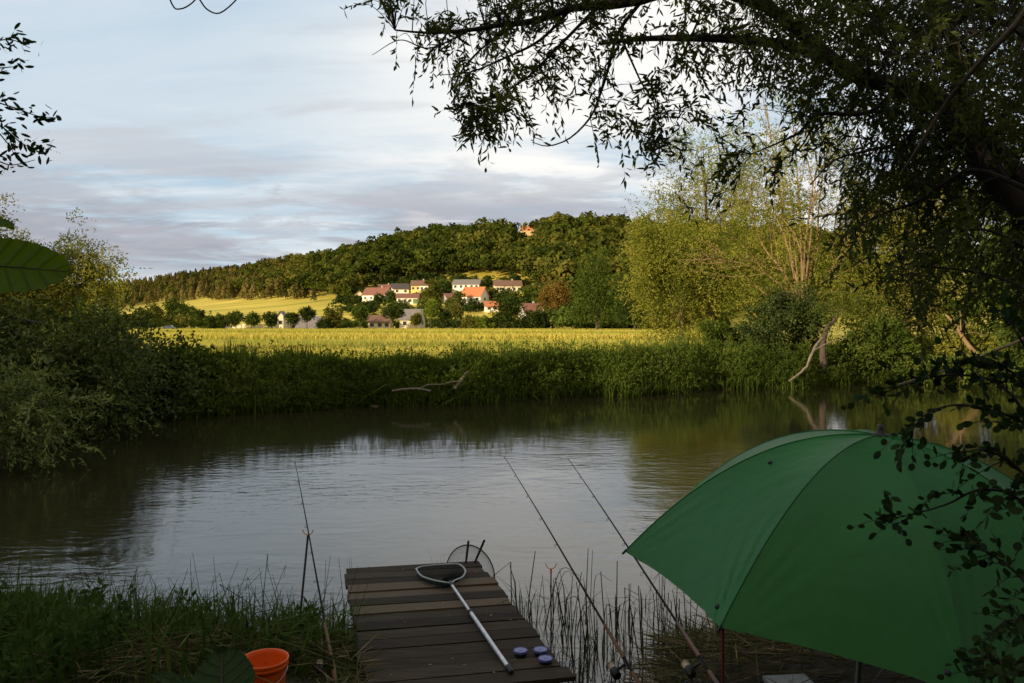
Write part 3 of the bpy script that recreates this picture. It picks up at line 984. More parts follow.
tag(g.build('bank_grass', M['grassn']), 'tangled dark green grass covering the near bank', 'grass', kind='stuff')

g = MB()
n = 5200
x = rng.uniform(.85, 3.4, n); y = near_shore(x) - np.abs(rng.normal(0, 1.3, n)) + .15
k = y > 3.0
x, y = x[k], y[k]
st = on_ground(x, y) + np.stack([0 * x, 0 * x, rng.uniform(.0, .09, len(x))], 1)
dr = np.stack([rng.normal(0, 1, len(x)), rng.normal(0, .55, len(x)), rng.normal(.04, .14, len(x))], 1)
leaves(g, st, dr, rng.uniform(.12, .42, len(x)), .009, rng, np.clip(rng.normal(.42, .25, len(x)), 0, 1))
n = 2600
x = rng.uniform(-2.6, -.9, n); y = rng.uniform(4.4, 6.2, n)
k = ~dock_mask(x, y) & (np.hypot(x - bx, y - by) > .47) & ~((np.abs(x - bx) < .4) & (y < by))
x, y = x[k], y[k]
st = on_ground(x, y) + np.stack([0 * x, 0 * x, rng.uniform(.02, .2, len(x))], 1)
dr = np.stack([rng.normal(0, 1, len(x)), rng.normal(0, .7, len(x)), rng.normal(.0, .3, len(x))], 1)
leaves(g, st, dr, rng.uniform(.1, .34, len(x)), .008, rng, np.clip(rng.normal(.4, .25, len(x)), 0, 1))
tag(g.build('dry_grass', M['straw']), 'flattened dry straw coloured grass littering the near bank', 'dry grass', kind='stuff')

g = MB()
n = 1300
x = rng.uniform(-5.2, -1.5, n); y = near_shore(x) - rng.uniform(.1, 3.0, n)
k = (y > 2.8) & (np.sin(x * 2.3 + .4) * np.sin(y * 2.9 + 1) + .3 * np.sin(x * 7) > .12) & ~((x > -2.4) & (y < 5.7))
st = on_ground(x[k], y[k]) + np.stack([0 * x[k], 0 * x[k], rng.uniform(.05, .2, k.sum())], 1)
shoots(g, st, np.stack([rng.normal(0, .3, k.sum()), rng.normal(0, .3, k.sum()), np.ones(k.sum())], 1), .34, 11, .075, .032, rng, .42, 1.0, 'diamond', .12)
tag(g.build('nettles', M['nettle']), 'low broad leaved nettles growing through the grass of the near bank', 'nettles', kind='stuff')

# ------------------------------------------------------------------ reeds in the shallows
RL = 'clump of thin dark broken reeds standing in the shallow water right of the dock'
clumps = []
for (px, py, spread, cnt) in ((520, 640, 8, 4), (540, 625, 10, 6), (560, 640, 14, 8), (585, 655, 16, 8), (600, 680, 16, 9), (620, 650, 14, 9), (640, 672, 14, 9), (560, 678, 14, 7), (660, 640, 12, 7),
                              (690, 628, 12, 6), (675, 660, 12, 7), (720, 655, 14, 6), (620, 620, 12, 5), (570, 612, 10, 4), (650, 608, 12, 5), (520, 610, 6, 3), (735, 635, 12, 5)):
    c = PZ(px, py, 0)
    t_ = MB()
    for j in range(max(3, int(cnt * .8))):
        q = c + np.array([rng.normal(0, spread / F * c[1]), rng.normal(0, .12), 0]); q[2] = -.25
        h = rng.uniform(.22, .62)
        a = rng.normal(0, .12, 2)
        top = q + np.array([a[0] * h, a[1] * h, h + .25])
        r = rng.uniform(.0024, .0058)
        kind = rng.uniform()
        if kind < .62:
            tube(t_, [q, q * .5 + top * .5 + rng.normal(0, .01, 3), top], [r, r, r * .7], 5, tint=rng.uniform(.2, .7))
        elif kind < .9:  # snapped over
            s = rng.choice([-1, 1])
            k1 = top + np.array([s * rng.uniform(.08, .22), rng.normal(0, .05), -rng.uniform(.02, .28)])
            tube(t_, [q, top, k1], [r, r * .9, r * .6], 5, tint=rng.uniform(.2, .6))
        else:             # arching leaf
            s = rng.choice([-1, 1]); l = rng.uniform(.15, .35)
            pp = spline([q, q * .4 + top * .6 + [s * .01, 0, 0], top + [s * l * .22, 0, 0], top + [s * l * .75, rng.normal(0, .04), -l * .22]], 12)
            tube(t_, pp, np.linspace(r * 1.4, r * .4, len(pp)), 4, tint=rng.uniform(.3, .8))
    # a few leaf blades at the base
    bs = c + np.stack([rng.normal(0, spread / F * c[1], 9), rng.normal(0, .1, 9), np.full(9, -.05)], 1)
    blades(t_, bs, rng.uniform(.2, .55, 9), .013, rng, .45, .62, .9)
    tag(t_.build('reed_clump', M['reed'], None, False), RL, 'reeds', 'reeds in the shallows beside the dock')
for px, py, lab in ((349, 566, 'few thin reed blades poking up behind the far left corner of the dock'), (440, 562, 'small tuft of reed blades behind the middle of the dock end')):
    c = PZ(px, py, 0.25); t_ = MB(); c[1] += .1
    blades(t_, c + np.stack([rng.normal(0, .05, 7), rng.normal(0, .03, 7), np.full(7, -.45)], 1), rng.uniform(.45, .7, 7), .010, rng, .2, .5, .6)
    tag(t_.build('reed_clump', M['reed']), lab, 'reeds')

# ------------------------------------------------------------------ overhanging willow at the right
twm = MB(); lvm = MB()
wroot = thing('willow_tree', 'big dark willow leaning in from the right with leafy branches hanging over the whole view', 'tree', (6.3, 3.6, hgt(6.3, 3.6)))
limbs = []


def limb(pts, r0, r1, n=24):
    q = spline([np.array(p) if len(p) == 3 and isinstance(p, np.ndarray) else P(*p) for p in pts], n)
    tube(twm, q, np.linspace(r0, r1, len(q)), 8 if r0 > .03 else 5)
    limbs.append((q, np.linspace(r0, r1, len(q))))
    return q


tr_top = np.array([4.3, 4.6, 2.55])
limb([np.array([6.35, 3.6, .4]), np.array([5.7, 3.9, 1.3]), np.array([4.9, 4.3, 2.0]), tr_top], .26, .14)
limb([tr_top, (1030, 212, 5.6), (985, 168, 5.8), (945, 105, 6.0), (905, 88, 6.1), (852, 74, 6.2), (812, 42, 6.3), (770, 8, 6.4), (735, -30, 6.5)], .10, .04)
limb([(1060, 240, 5.3), (1010, 165, 5.9), (970, 110, 6.3), (955, 60, 6.5), (940, -20, 6.8)], .07, .04)
limb([(852, 70, 6.2), (800, 48, 6.2), (745, 40, 6.1), (690, 38, 6.0), (640, 39, 6.0), (600, 44, 6.0)], .055, .012)
limb([(770, 8, 6.4), (700, -14, 6.2), (640, 0, 6.0), (600, 6, 5.9), (572, 8, 5.9), (535, 21, 5.8), (500, 25, 5.8), (470, 30, 5.8), (430, 33, 5.7), (395, 30, 5.7)], .05, .006)
limb([(640, 3, 6.0), (618, 33, 6.0), (608, 70, 6.0), (598, 100, 5.95), (590, 118, 5.9), (570, 138, 5.9), (548, 146, 5.9), (532, 142, 5.9)], .016, .003)
limb([(598, 6, 5.9), (560, 45, 5.9), (530, 75, 5.8), (505, 95, 5.8), (495, 128, 5.8)], .015, .003)
limb([(572, 8, 5.9), (540, 40, 5.8), (500, 60, 5.8), (470, 72, 5.7), (440, 75, 5.7)], .014, .003)
limb([(520, 22, 5.8), (480, 50, 5.7), (455, 85, 5.7), (462, 125, 5.7), (488, 140, 5.7)], .010, .002)
limb([(470, 30, 5.8), (430, 48, 5.7), (400, 40, 5.7), (372, 55, 5.7)], .008, .002)
limb([(620, 35, 6.0), (640, 80, 6.1), (655, 110, 6.1), (640, 150, 6.1)], .010, .002)
limb([(690, 38, 6.0), (680, 60, 6.0), (660, 70, 6.0)], .010, .003)
limb([(905, 78, 6.0), (870, 112, 5.9), (819, 114, 5.8), (800, 132, 5.8), (780, 142, 5.8), (752, 154, 5.8)], .022, .004)
limb([(819, 114, 5.8), (800, 148, 5.8), (775, 165, 5.8)], .009, .002)
limb([(950, 105, 5.8), (905, 140, 5.7), (870, 150, 5.6), (835, 160, 5.6), (810, 185, 5.6)], .018, .004)
limb([(1030, 190, 5.0), (970, 170, 5.2), (920, 200, 5.4), (880, 215, 5.5), (850, 230, 5.5)], .018, .004)
limb([(1030, 290, 4.9), (990, 275, 5.1), (945, 268, 5.2), (900, 262, 5.3), (930, 240, 5.3)], .012, .003)
limb([(1030, 250, 5.2), (985, 230, 5.3), (940, 240, 5.4), (905, 285, 5.5)], .012, .003)
limb([(1030, 40, 5.0), (1000, 25, 5.0), (950, 45, 5.2), (900, 60, 5.3), (870, 75, 5.4)], .014, .004)
limb([(1000, -10, 6.0), (940, 30, 6.2), (880, 20, 6.2), (820, -10, 6.3)], .03, .01)
b1 = MB(); q = spline([P(1040, -15, 4.2), P(1018, 22, 4.25), P(980, 62, 4.4), P(945, 105, 4.6), P(918, 148, 4.7), P(900, 175, 4.8)], 30)
tube(b1, q, np.linspace(.022, .006, len(q)), 7)
part(b1, 'bare_branch', surf('bare_branch_bark', [(.3, (.05, .04, .028)), (.7, (.12, .09, .06))], 20, 5, .9, .5), wroot, True)
LP = np.vstack([l[0] for l in limbs[1:]]); LR = np.concatenate([l[1] for l in limbs[1:]])


def in_poly(px, py, poly):
    poly = np.asarray(poly, float); ins = np.zeros(len(px), bool)
    j = len(poly) - 1
    for i in range(len(poly)):
        xi, yi = poly[i]; xj, yj = poly[j]
        ins ^= ((yi > py) != (yj > py)) & (px < (xj - xi) * (py - yi) / (yj - yi + 1e-9) + xi)
        j = i
    return ins


def scatter(poly, n, rng):
    poly = np.asarray(poly, float); lo, hi = poly.min(0), poly.max(0)
    out = np.zeros((0, 2))
    while len(out) < n:
        p = rng.uniform(lo, hi, (n * 3, 2)); out = np.vstack([out, p[in_poly(p[:, 0], p[:, 1], poly)]])
    return out[:n]


def canopy(poly, n, d0, d1, m=16, ll=.075, lw=.014, slen=.30, reach=.9, clus=0, tint=.4, droop=.34):
    p = scatter(poly, n, rng)
    if clus:
        cc = scatter(poly, clus, rng); k = rng.integers(0, clus, n)
        p = np.where((rng.uniform(0, 1, n) < .7)[:, None], cc[k] + rng.normal(0, 11, (n, 2)), p)
    d = rng.uniform(d0, d1, n)
    e = np.stack([P(a, b, c) for (a, b), c in zip(p, d)])
    for q in e:
        dist = np.linalg.norm(LP - q, axis=1) + np.where(LP[:, 2] < q[2] - .1, .25, 0)
        i = dist.argmin(); s = LP[i]
        if dist[i] > reach * 1.1: continue
        hv = q - s; L_ = np.linalg.norm(hv)
        if L_ < .02: continue
        mid = s + hv * .5 + np.array([0, 0, .1 * L_]) + rng.normal(0, .05 * L_, 3)
        tp = spline([s, mid, q], 6)
        r = min(.0045, LR[i] * .7)
        tube(twm, tp, np.linspace(r, .0016, len(tp)), 3, False)
        dd = nrm(tp[-1] - tp[-2]) + rng.normal(0, .35, 3); dd[2] -= .25
        shoots(lvm, q[None] - nrm(dd) * slen * .35, dd[None], slen * rng.uniform(.7, 1.3), m, ll, lw, rng, tint + rng.normal(0, .15), .75, 'lance', droop, twm, .0016)


canopy([(372, 10), (400, -40), (640, -60), (650, 30), (600, 60), (575, 95), (540, 95), (510, 112), (480, 110), (450, 80), (420, 52), (385, 40)], 330, 5.3, 6.2, 16, .068, .017, .26, clus=30)
canopy([(440, 70), (520, 95), (500, 132), (476, 128), (455, 105)], 42, 5.5, 6.0, 14, .075, .021, .26, clus=6)
canopy([(590, 30), (640, 20), (705, 45), (690, 110), (655, 150), (628, 160), (605, 140), (588, 100)], 105, 5.6, 6.3, 12, .075, .021, .28, clus=14)
canopy([(640, -60), (1060, -90), (1060, 120), (960, 140), (880, 120), (800, 95), (750, 75), (700, 55), (680, 30)], 900, 5.3, 7.4, 17, .075, .019, .30)
canopy([(760, 60), (900, 100), (1060, 110), (1060, 230), (960, 230), (900, 215), (860, 190), (830, 160), (800, 120)], 330, 5.5, 7.2, 16, .075, .019, .30)
canopy([(730, -20), (1050, -30), (1050, 150), (960, 120), (900, 110), (820, 90), (770, 60)], 230, 4.5, 5.7, 16, .07, .018, .28)
canopy([(840, 170), (900, 200), (1050, 210), (1050, 340), (990, 300), (930, 310), (880, 290), (850, 240)], 100, 4.8, 6.2, 14, .08, .022, .30, clus=22)
canopy([(740, -20), (1050, -40), (1050, 190), (960, 170), (880, 130), (800, 95)], 330, 6.0, 7.8, 16, .075, .019, .30)
canopy([(850, 130), (960, 150), (1050, 210), (1050, 320), (960, 290), (890, 300), (845, 230)], 150, 5.2, 6.6, 15, .075, .018, .28, clus=24)
canopy([(690, 130), (745, 90), (790, 120), (800, 170), (750, 190), (700, 180)], 30, 5.6, 6.1, 13, .075, .021, .28, clus=5)
canopy([(300, -160), (1100, -400), (1100, -90), (640, -60), (420, -60)], 320, 4.5, 7.5, 16, .1, .03, .34)
n = 15000  # unseen leaves added overhead and behind, to darken the foreground
ox, oy = rng.uniform(-7, 9, n), rng.uniform(-9, 4.0, n)
oz = 5.6 + .32 * np.maximum(oy, 0) + rng.uniform(0, 2.6, n) + .5 * np.sin(ox * 1.3) * np.sin(oy * 1.1)
k = rng.uniform(0, 1, n) < .55 + .45 * np.sin(ox * 1.7 + 1) * np.sin(oy * 1.4)
leaves(lvm, np.stack([ox, oy, oz], 1)[k], rng.normal(0, 1, (k.sum(), 3)) - [0, 0, .6], rng.uniform(.18, .34, k.sum()), rng.uniform(.06, .11, k.sum()), rng, .4)
n = 9000  # more unseen leaves, added above the right edge to darken that side
oy = rng.uniform(-2, 10, n); ox = .50 * np.maximum(oy, 0) + 2.2 + np.abs(rng.normal(0, 2.0, n)); oz = CAMH + np.maximum(.46 * oy, .3) + rng.uniform(.2, 3.4, n)
k = rng.uniform(0, 1, n) < .6 + .4 * np.sin(ox * 1.9) * np.sin(oy * 1.2 + 1)
leaves(lvm, np.stack([ox, oy, oz], 1)[k], rng.normal(0, 1, (k.sum(), 3)) - [0, 0, .6], rng.uniform(.12, .24, k.sum()), rng.uniform(.04, .08, k.sum()), rng, .4)
for k in range(9):  # boughs under the added overhead leaves
    e = np.array([rng.uniform(-6, 8), rng.uniform(-8, 3.5), 6.6]); s0 = np.array([5.7, 3.9, 1.3])
    q = spline([s0, [5.2, 3.0, 4.0], s0 * .3 + e * .7 + [0, 0, .6], e], 14); tube(twm, q, np.linspace(.12, .02, len(q)), 6, False)
part(twm, 'branches', M['barkdark'], wroot, True)
part(lvm, 'foliage', M['willow'], wroot)

# ------------------------------------------------------------------ leafy sprig at the upper left
sroot = thing('overhanging_tree', 'dark leafy sprigs of a tree hanging in at the upper left edge', 'tree', (-3.4, 3.0, hgt(-3.4, 3.0)))
tw2, lv2 = MB(), MB()
tube(tw2, spline([[-3.4, 3.0, .4], [-3.2, 3.05, 2.0], [-2.75, 3.1, 3.4], [-2.3, 3.2, 4.3]], 14), np.linspace(.06, .02, 15), 7)
for pts, nl_ in (([(-40, 50, 3.1), (-10, 42, 3.1), (12, 40, 3.1), (30, 48, 3.1)], 24), ([(-30, 70, 3.1), (0, 68, 3.1), (22, 66, 3.1)], 14), ([(-40, 90, 3.1), (-10, 100, 3.1), (15, 108, 3.1), (38, 116, 3.1), (60, 118, 3.1)], 30),
                 ([(-30, 120, 3.1), (0, 126, 3.1), (25, 145, 3.1), (52, 150, 3.1)], 28), ([(-40, 150, 3.1), (-5, 160, 3.1), (12, 165, 3.1), (35, 160, 3.1)], 14), ([(-30, 100, 3.1), (5, 140, 3.1), (15, 155, 3.1)], 14)):
    q = spline([P(*p) for p in pts], 18)
    tube(tw2, q, np.linspace(.004, .0012, len(q)), 5, False)
    tube(tw2, spline([[-2.75, 3.1, 3.4 if pts[0][1] > 60 else 3.7], q[0] + [-.15, 0, .05], q[0]], 8), .0045, 5, False)
    nl_ = int(nl_ * 2.2); k = rng.integers(1, len(q) - 1, nl_)
    dd = nrm(np.gradient(q, axis=0))[k] + rng.normal(0, .8, (nl_, 3))
    leaves(lv2, q[k] + rng.normal(0, .02, (nl_, 3)), dd, rng.uniform(.026, .045, nl_), rng.uniform(.010, .016, nl_), rng, .35 + rng.normal(0, .1, nl_), shape='oval')
tube(tw2, spline([P(160, -30, 3.6), P(172, 4, 3.6), P(180, 9, 3.6), P(192, 3, 3.6), P(205, -12, 3.6)], 16), np.linspace(.004, .003, 17), 5)
tube(tw2, spline([P(188, -20, 3.6), P(200, 0, 3.6), P(208, 10, 3.6), P(220, 13, 3.6), P(236, 0, 3.6), P(240, -10, 3.6)], 20), np.linspace(.004, .003, 21), 5)
tube(tw2, spline([P(160, -30, 3.6), P(60, -80, 3.4), [-2.3, 3.2, 4.3]], 12), np.linspace(.004, .012, 13), 5)
tube(tw2, spline([P(188, -20, 3.6), P(160, -30, 3.6)], 4), .004, 5)
tube(tw2, spline([P(240, -10, 3.6), P(205, -12, 3.6)], 4), .003, 5)
part(tw2, 'branches', M['barkdark'], sroot, True)
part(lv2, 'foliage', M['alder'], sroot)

# ------------------------------------------------------------------ close leaves
def big_leaf(mb, base, tip_, wid, up, veins=7, cup=.12, n=22, mcount=19, blunt=1.0):
    base, tip_ = np.asarray(base, float), np.asarray(tip_, float)
    ax = tip_ - base; ln = np.linalg.norm(ax); ax /= ln
    sd = nrm(np.cross(ax, up)); nn = np.cross(sd, ax)
    t = np.linspace(0, 1, n); s = np.linspace(-1, 1, mcount)
    prof = np.sin(np.pi * t ** (.75 * blunt)) ** (.62 if blunt < 1.2 else .45)
    prof = prof * wid * .5 * (1 + .02 * np.sin(t * 95))
    g = base + (t * ln)[:, None, None] * ax + (s[None, :] * prof[:, None])[..., None] * sd
    zz = cup * wid * (s[None, :] ** 2) - .10 * ln * (t[:, None] - .4) ** 2 + .006 * wid * np.cos((t[:, None] * veins + -np.abs(s)[None, :] * 1.1) * 2 * np.pi) * 1.6
    g = g + zz[..., None] * nn
    i = np.arange(n * mcount).reshape(n, mcount)
    vn = np.cos(((t[:, None] * veins - np.abs(s)[None, :] * 1.1)) * 2 * np.pi)
    vt = .62 - .75 * np.clip(vn - .72, 0, 1) / .28 + .08 * np.sin(t * 40)[:, None] * np.sin(s * 9)[None, :] - .4 * (np.abs(s)[None, :] < .05)
    mb.add(g.reshape(-1, 3), np.stack([i[:-1, :-1], i[:-1, 1:], i[1:, 1:], i[1:, :-1]], -1).reshape(-1, 4), vt[:-1, :-1].ravel())
    mid = g[:, mcount // 2] + nn * .0006
    return mid


lr = thing('shrub', 'close hazel shoot at the left edge with one big veined green leaf', 'shrub', (-1.0, 1.05, hgt(-1.0, 1.05)))
b1, b2 = MB(), MB()
mid = big_leaf(b1, P(-74, 262, 1.02), P(68, 270, 1.0), .076, np.array([.05, -1, .30]), 9, .05, 130, 41, 1.3)
tube(b2, mid, np.linspace(.0012, .0005, len(mid)), 4, False)
big_leaf(b1, P(-60, 215, 1.1), P(14, 226, 1.05), .05, np.array([.1, -.25, .95]), 7, .1)
big_leaf(b1, P(-70, 300, 1.1), P(-5, 312, 1.05), .055, np.array([.1, -.45, .8]), 7, .1)
st_ = spline([[-1.0, 1.05, .7], [-.92, 1.08, 1.9], P(-80, 262, 1.05), [-.78, 1.05, 3.0]], 18)
tube(b2, st_, np.linspace(.007, .003, len(st_)), 6)
for q in (P(-62, 258, 1.02), P(-60, 225, 1.1), P(-70, 300, 1.1)):
    j = np.linalg.norm(st_ - q, axis=1).argmin(); tube(b2, [st_[j], q], .0016, 4, False)
part(b1, 'leaf', M['bigleaf'], lr, True); part(b2, 'stem', M['bark'], lr, True)

lr = thing('plant', 'close broad rounded dark green leaf in front of the orange bucket', 'plant', (-.5, 1.45, hgt(-.5, 1.45)))
b1, b2 = MB(), MB()
mid = big_leaf(b1, P(222, 712, 1.36), P(222, 648, 1.5), .118, np.array([.1, -.8, .6]), 6, .08, 90, 31, .85)
tube(b2, mid, np.linspace(.002, .0006, len(mid)), 4, False)
big_leaf(b1, P(195, 690, 1.5), P(150, 672, 1.55), .030, np.array([0, -.4, .9]), 5, .1, 14, 9)
st_ = spline([[-.5, 1.45, .85], [-.52, 1.42, 1.6], P(222, 712, 1.36)], 12); tube(b2, st_, np.linspace(.005, .0025, len(st_)), 6)
tube(b2, [st_[9], P(195, 690, 1.5)], .002, 4)
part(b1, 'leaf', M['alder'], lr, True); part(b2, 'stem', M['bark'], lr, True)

# ------------------------------------------------------------------ alder shrub in front of the umbrella
ar = thing('alder_shrub', 'dark round leaved shrub overlapping the right side of the green umbrella', 'shrub', (1.95, 2.15, hgt(1.95, 2.15)))
tw3, lv3 = MB(), MB()
base = np.array([1.95, 2.15, hgt(1.95, 2.15) - .1])
main = []
for pts in ([(1050, 560, 2.3), (1035, 440, 2.3), (1000, 385, 2.35), (950, 375, 2.4), (905, 385, 2.4), (880, 395, 2.4)],
            [(1060, 500, 2.3), (1030, 430, 2.35), (990, 410, 2.35), (955, 405, 2.4), (925, 415, 2.4), (905, 440, 2.4)],
            [(1060, 560, 2.3), (1020, 500, 2.35), (980, 490, 2.35), (945, 505, 2.4), (905, 516, 2.4), (886, 518, 2.4)],
            [(1060, 660, 2.2), (1030, 590, 2.2), (1000, 560, 2.25), (975, 545, 2.3), (960, 530, 2.3)],
            [(1060, 700, 2.1), (1035, 640, 2.1), (1010, 620, 2.15), (985, 640, 2.2)],
            [(1050, 430, 2.4), (1020, 380, 2.4), (985, 358, 2.4), (960, 362, 2.4)],
            [(1060, 460, 2.2), (1040, 380, 2.2), (1015, 330, 2.2), (1000, 312, 2.3)],
            [(1055, 520, 2.25), (1020, 470, 2.3), (985, 450, 2.3), (955, 455, 2.35)],
            [(1060, 690, 2.0), (1040, 700, 2.0), (1010, 680, 2.05), (1000, 660, 2.1)]):
    q = spline([P(*p) for p in pts], 26)
    tube(tw3, q, np.linspace(.006, .0015, len(q)), 5, False)
    tube(tw3, spline([base, base * .5 + q[0] * .5 + [.08, 0, .1], q[0]], 10), np.linspace(.014, .006, 11), 6, False)
    main.append(q)
    for i in rng.integers(3, len(q), 15):
        s = q[i]; dd = nrm(np.gradient(q, axis=0))[i] + rng.normal(0, .7, 3)
        shoots(lv3, s[None], dd[None], rng.uniform(.05, .16), 6, .032, .022, rng, .4 + rng.normal(0, .12), .8, 'oval', .3, tw3, .0018)
# the dense heart of the bush, at the frame's edge
for a, b in scatter([(1010, 380), (1070, 350), (1070, 700), (1020, 690), (1005, 600), (1005, 500), (1005, 430)], 42, rng):
    s = P(a, b, rng.uniform(1.95, 2.5)); dd = np.array([-.6, -.2, .2]) + rng.normal(0, .6, 3)
    shoots(lv3, s[None], dd[None], rng.uniform(.08, .2), 7, .034, .024, rng, .35 + rng.normal(0, .12), .8, 'oval', .3, tw3, .0018)
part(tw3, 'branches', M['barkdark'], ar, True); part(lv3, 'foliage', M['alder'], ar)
b1 = MB(); q = spline([P(898, 385, 3.4), P(930, 375, 3.3), P(965, 364, 3.2), P(1012, 344, 3.1), P(1060, 330, 3.0), P(1085, 420, 2.9), P(1100, 640, 2.8)], 40)
tube(b1, q, np.linspace(.004, .008, len(q)), 6)
tag(b1.build('dead_branch', M['dead'], None, True), 'bleached bare branch sticking out above the green umbrella at the right edge', 'branch')

# ================================================================== THE FAR BANK
# herbs and grasses of the far bank
g = MB()
n = 62000
x = rng.uniform(-24, 30, n)
y = far_shore(x) + np.abs(rng.normal(0, 1.9, n)) - .05
front = y - far_shore(x)
pt = np.sin(x * .8 + 2) * .5 + np.sin(x * 2.1 + y) * .3 + np.sin(x * .33) * .4
hh = np.clip(.80 + .38 * pt, .3, 1.5) * rng.uniform(.55, 1.15, n) * np.clip(.22 + front * .42, .22, 1) * np.clip(.8 + .45 * np.sin(x * 1.7 + np.sin(x * .6) * 2) * np.sin(y * 1.3 + x * .4), .45, 1.25)
blades(g, on_ground(x, y), hh, .05, rng, .4, .40 + .20 * pt + .14 * np.sin(x * 5.1 + 3 * np.sin(y * 2)), .7)
n = 11000
x = rng.uniform(-24, 30, n); y = far_shore(x) + rng.uniform(-.35, .5, n)
b0 = on_ground(x, y); b0[:, 2] = np.maximum(b0[:, 2], 0) - .02
blades(g, b0, rng.uniform(.25, .7, n), .05, rng, .7, .33, .9)
n = 9000
x = rng.uniform(-24, 30, n); y = far_shore(x) + np.abs(rng.normal(.1, 1.3, n)); fr_ = y - far_shore(x)
pt = np.sin(x * .8 + 2) * .5 + np.sin(x * .33) * .4
st = on_ground(x, y); st[:, 2] += rng.uniform(.0, .85, n) * np.clip(.3 + fr_ * .6, .2, 1) * (1 + .2 * pt)
shoots(g, st, np.stack([rng.normal(0, .5, n), rng.normal(-.3, .5, n), rng.uniform(.2, 1, n)], 1), .35, 6, .14, .05, rng, .46 + .22 * pt, .9, 'diamond', .2)
tag(g.build('bank_herbs', M['herb']), 'dense tall green herbs and grass along the far river bank', 'bank plants', kind='stuff')

g = MB()
n = 45000
y = 30 + 60 * rng.uniform(0, 1, n) ** 1.6; x = rng.uniform(-.7, .55, n) * y
k = y > far_shore(x) + 3.0
x, y = x[k], y[k]
blades(g, on_ground(x, y), rng.uniform(.18, .42, len(x)), .035, rng, .4, .48 + .15 * np.sin(x * .13 + y * .2), .5)
n = 45000
y = 80 + 180 * rng.uniform(0, 1, n) ** 1.2; x = rng.uniform(-.5, .25, n) * y
blades(g, on_ground(x, y), rng.uniform(.4, .7, n), .16, rng, .3, .55 + .25 * np.sin(x * .03 + y * .09), .5)
tag(g.build('meadow_grass', M['fieldg']), 'ripening yellow green grass of the sunlit meadow behind the river', 'meadow', kind='stuff')

# mud patches, driftwood
mud = surf('bare_mud', [(.3, (.06, .042, .024)), (.7, (.12, .085, .05))], 3, 6, .9, .6)
for px, py, wpx, lab in ((372, 407, 18, 'small bare sandy mud patch at the far waterline under the herbs'), (506, 400, 46, 'long low bare mud bank at the far waterline below the herbs')):
    c = PZ(px, py, .05); wd = wpx / F * c[1]
    b1 = MB(); a = np.linspace(0, 2 * np.pi, 28, endpoint=False)
    for i, (s, z) in enumerate(((1, -.12), (.85, .02), (.55, .10))):
        pass
    prof = [(1.0, -.25), (.9, -.02), (.6, .035), (.25, .06), (0, .065)]
    v = np.array([[c[0] + wd * .5 * r * np.cos(q) * (1 + .12 * np.sin(3 * q)), c[1] + 1.0 + .6 * r * np.sin(q) * (1 + .1 * np.cos(5 * q)), z + .01 * np.sin(7 * q)] for r, z in prof for q in a])
    i_ = np.arange(len(v)).reshape(len(prof), 28); nx = np.roll(i_, -1, 1)
    b1.add(v, np.stack([i_[:-1], nx[:-1], nx[1:], i_[1:]], -1).reshape(-1, 4))
    tag(b1.build('mud_bank', mud, None, True), kind='structure')


def drift(name, label, paths, mat=None):
    b1 = MB()
    for pts, r0, r1 in paths:
        q = spline([P(*p) for p in pts], 22); tube(b1, q + rng.normal(0, .22 * r0, q.shape), np.linspace(r0, r1, len(q)) * rng.uniform(.75, 1.2, len(q)), 7)
    tag(b1.build(name, mat or M['dead'], None, True), label, 'driftwood')


dd_ = 26.6
drift('driftwood', 'forked bleached driftwood stump standing on the far bank', [([(455, 389, dd_), (460, 381, dd_), (464, 376, dd_), (468, 371, dd_)],   .06, .025), ([(447, 383, dd_), (453, 382, dd_), (460, 381, dd_)], .03, .02)])
drift('driftwood', 'pale fallen trunk lying along the far waterline left of the forked stump', [([(392, 391, 26), (405, 389, 25.9), (420, 389, 25.9), (430, 391, 25.9)], .03, .035), ([(420, 389, 25.9), (428, 385, 25.9), (446, 384, 26)], .025, .015)], surf('grey_driftwood', [(.3, (.1, .085, .06)), (.7, (.2, .17, .13))], 8, 5, .9))
drift('fallen_branch', 'crooked pale dead branch reaching from the leaning trunk down to the far waterline', [([(789, 381, 33.2), (799, 374, 33.4), (807, 366, 33.6), (811, 355, 33.8), (816, 346, 34.4), (822, 338, 35)], .04, .07), ([(814, 350, 34.0), (826, 344, 34.2), (846, 337, 34.4)], .035, .015)])

# ------------------------------------------------------------------ far bank shrubs and trees on the left
def shrub(name, label, px, py, D, wpx, hpx, mat, nclump, seed, depth=None, group=None, ll=.09, lw=.028, tmean=.5, trunk=.06, over=0.0, m=7, nshoot=5, slen=.5, cat='shrub', droop=.35, flatb=.0, bark='bark'):
    """a bushy shrub filling wpx x hpx at depth D, standing at (px, py = foot)"""
    r = np.random.default_rng(seed)
    wd, ht = wpx / F * D, hpx / F * D
    foot = P(px, py, D); foot[2] = max(hgt(foot[0], foot[1]), -.2)
    dep = depth or wd * .8
    blobs = []
    for k in range(11):
        a = r.uniform(0, 2 * np.pi); q = r.uniform(.12, .40)
        blobs.append((foot[0] + math.cos(a) * wd * q, foot[1] + math.sin(a) * dep * q, foot[2] + ht * r.uniform(.22, .86 - q * .6), wd * r.uniform(.11, .24), dep * r.uniform(.14, .26), ht * r.uniform(.12, .26)))
    blobs.append((foot[0], foot[1], foot[2] + ht * .36, wd * .34, dep * .34, ht * .34))
    return tree(name, label, cat, foot, [foot - [0, 0, .3], foot + [r.normal(0, .05) * wd, 0, ht * .35], foot + [r.normal(0, .08) * wd, 0, ht * .75]], trunk, blobs, int(nclump * (1.2 if D < 30 else .80)), (nshoot + 3) * (1 if D < 30 else 2), m, ll * 1.2, lw * 2.0, slen, M[mat], M[bark], r, group, 16, droop, tmean, clump_r=(.10 if D < 30 else .05) * min(wd, ht) ** .85, zmin=.04, limb_r=trunk * .5, tvar=.24)


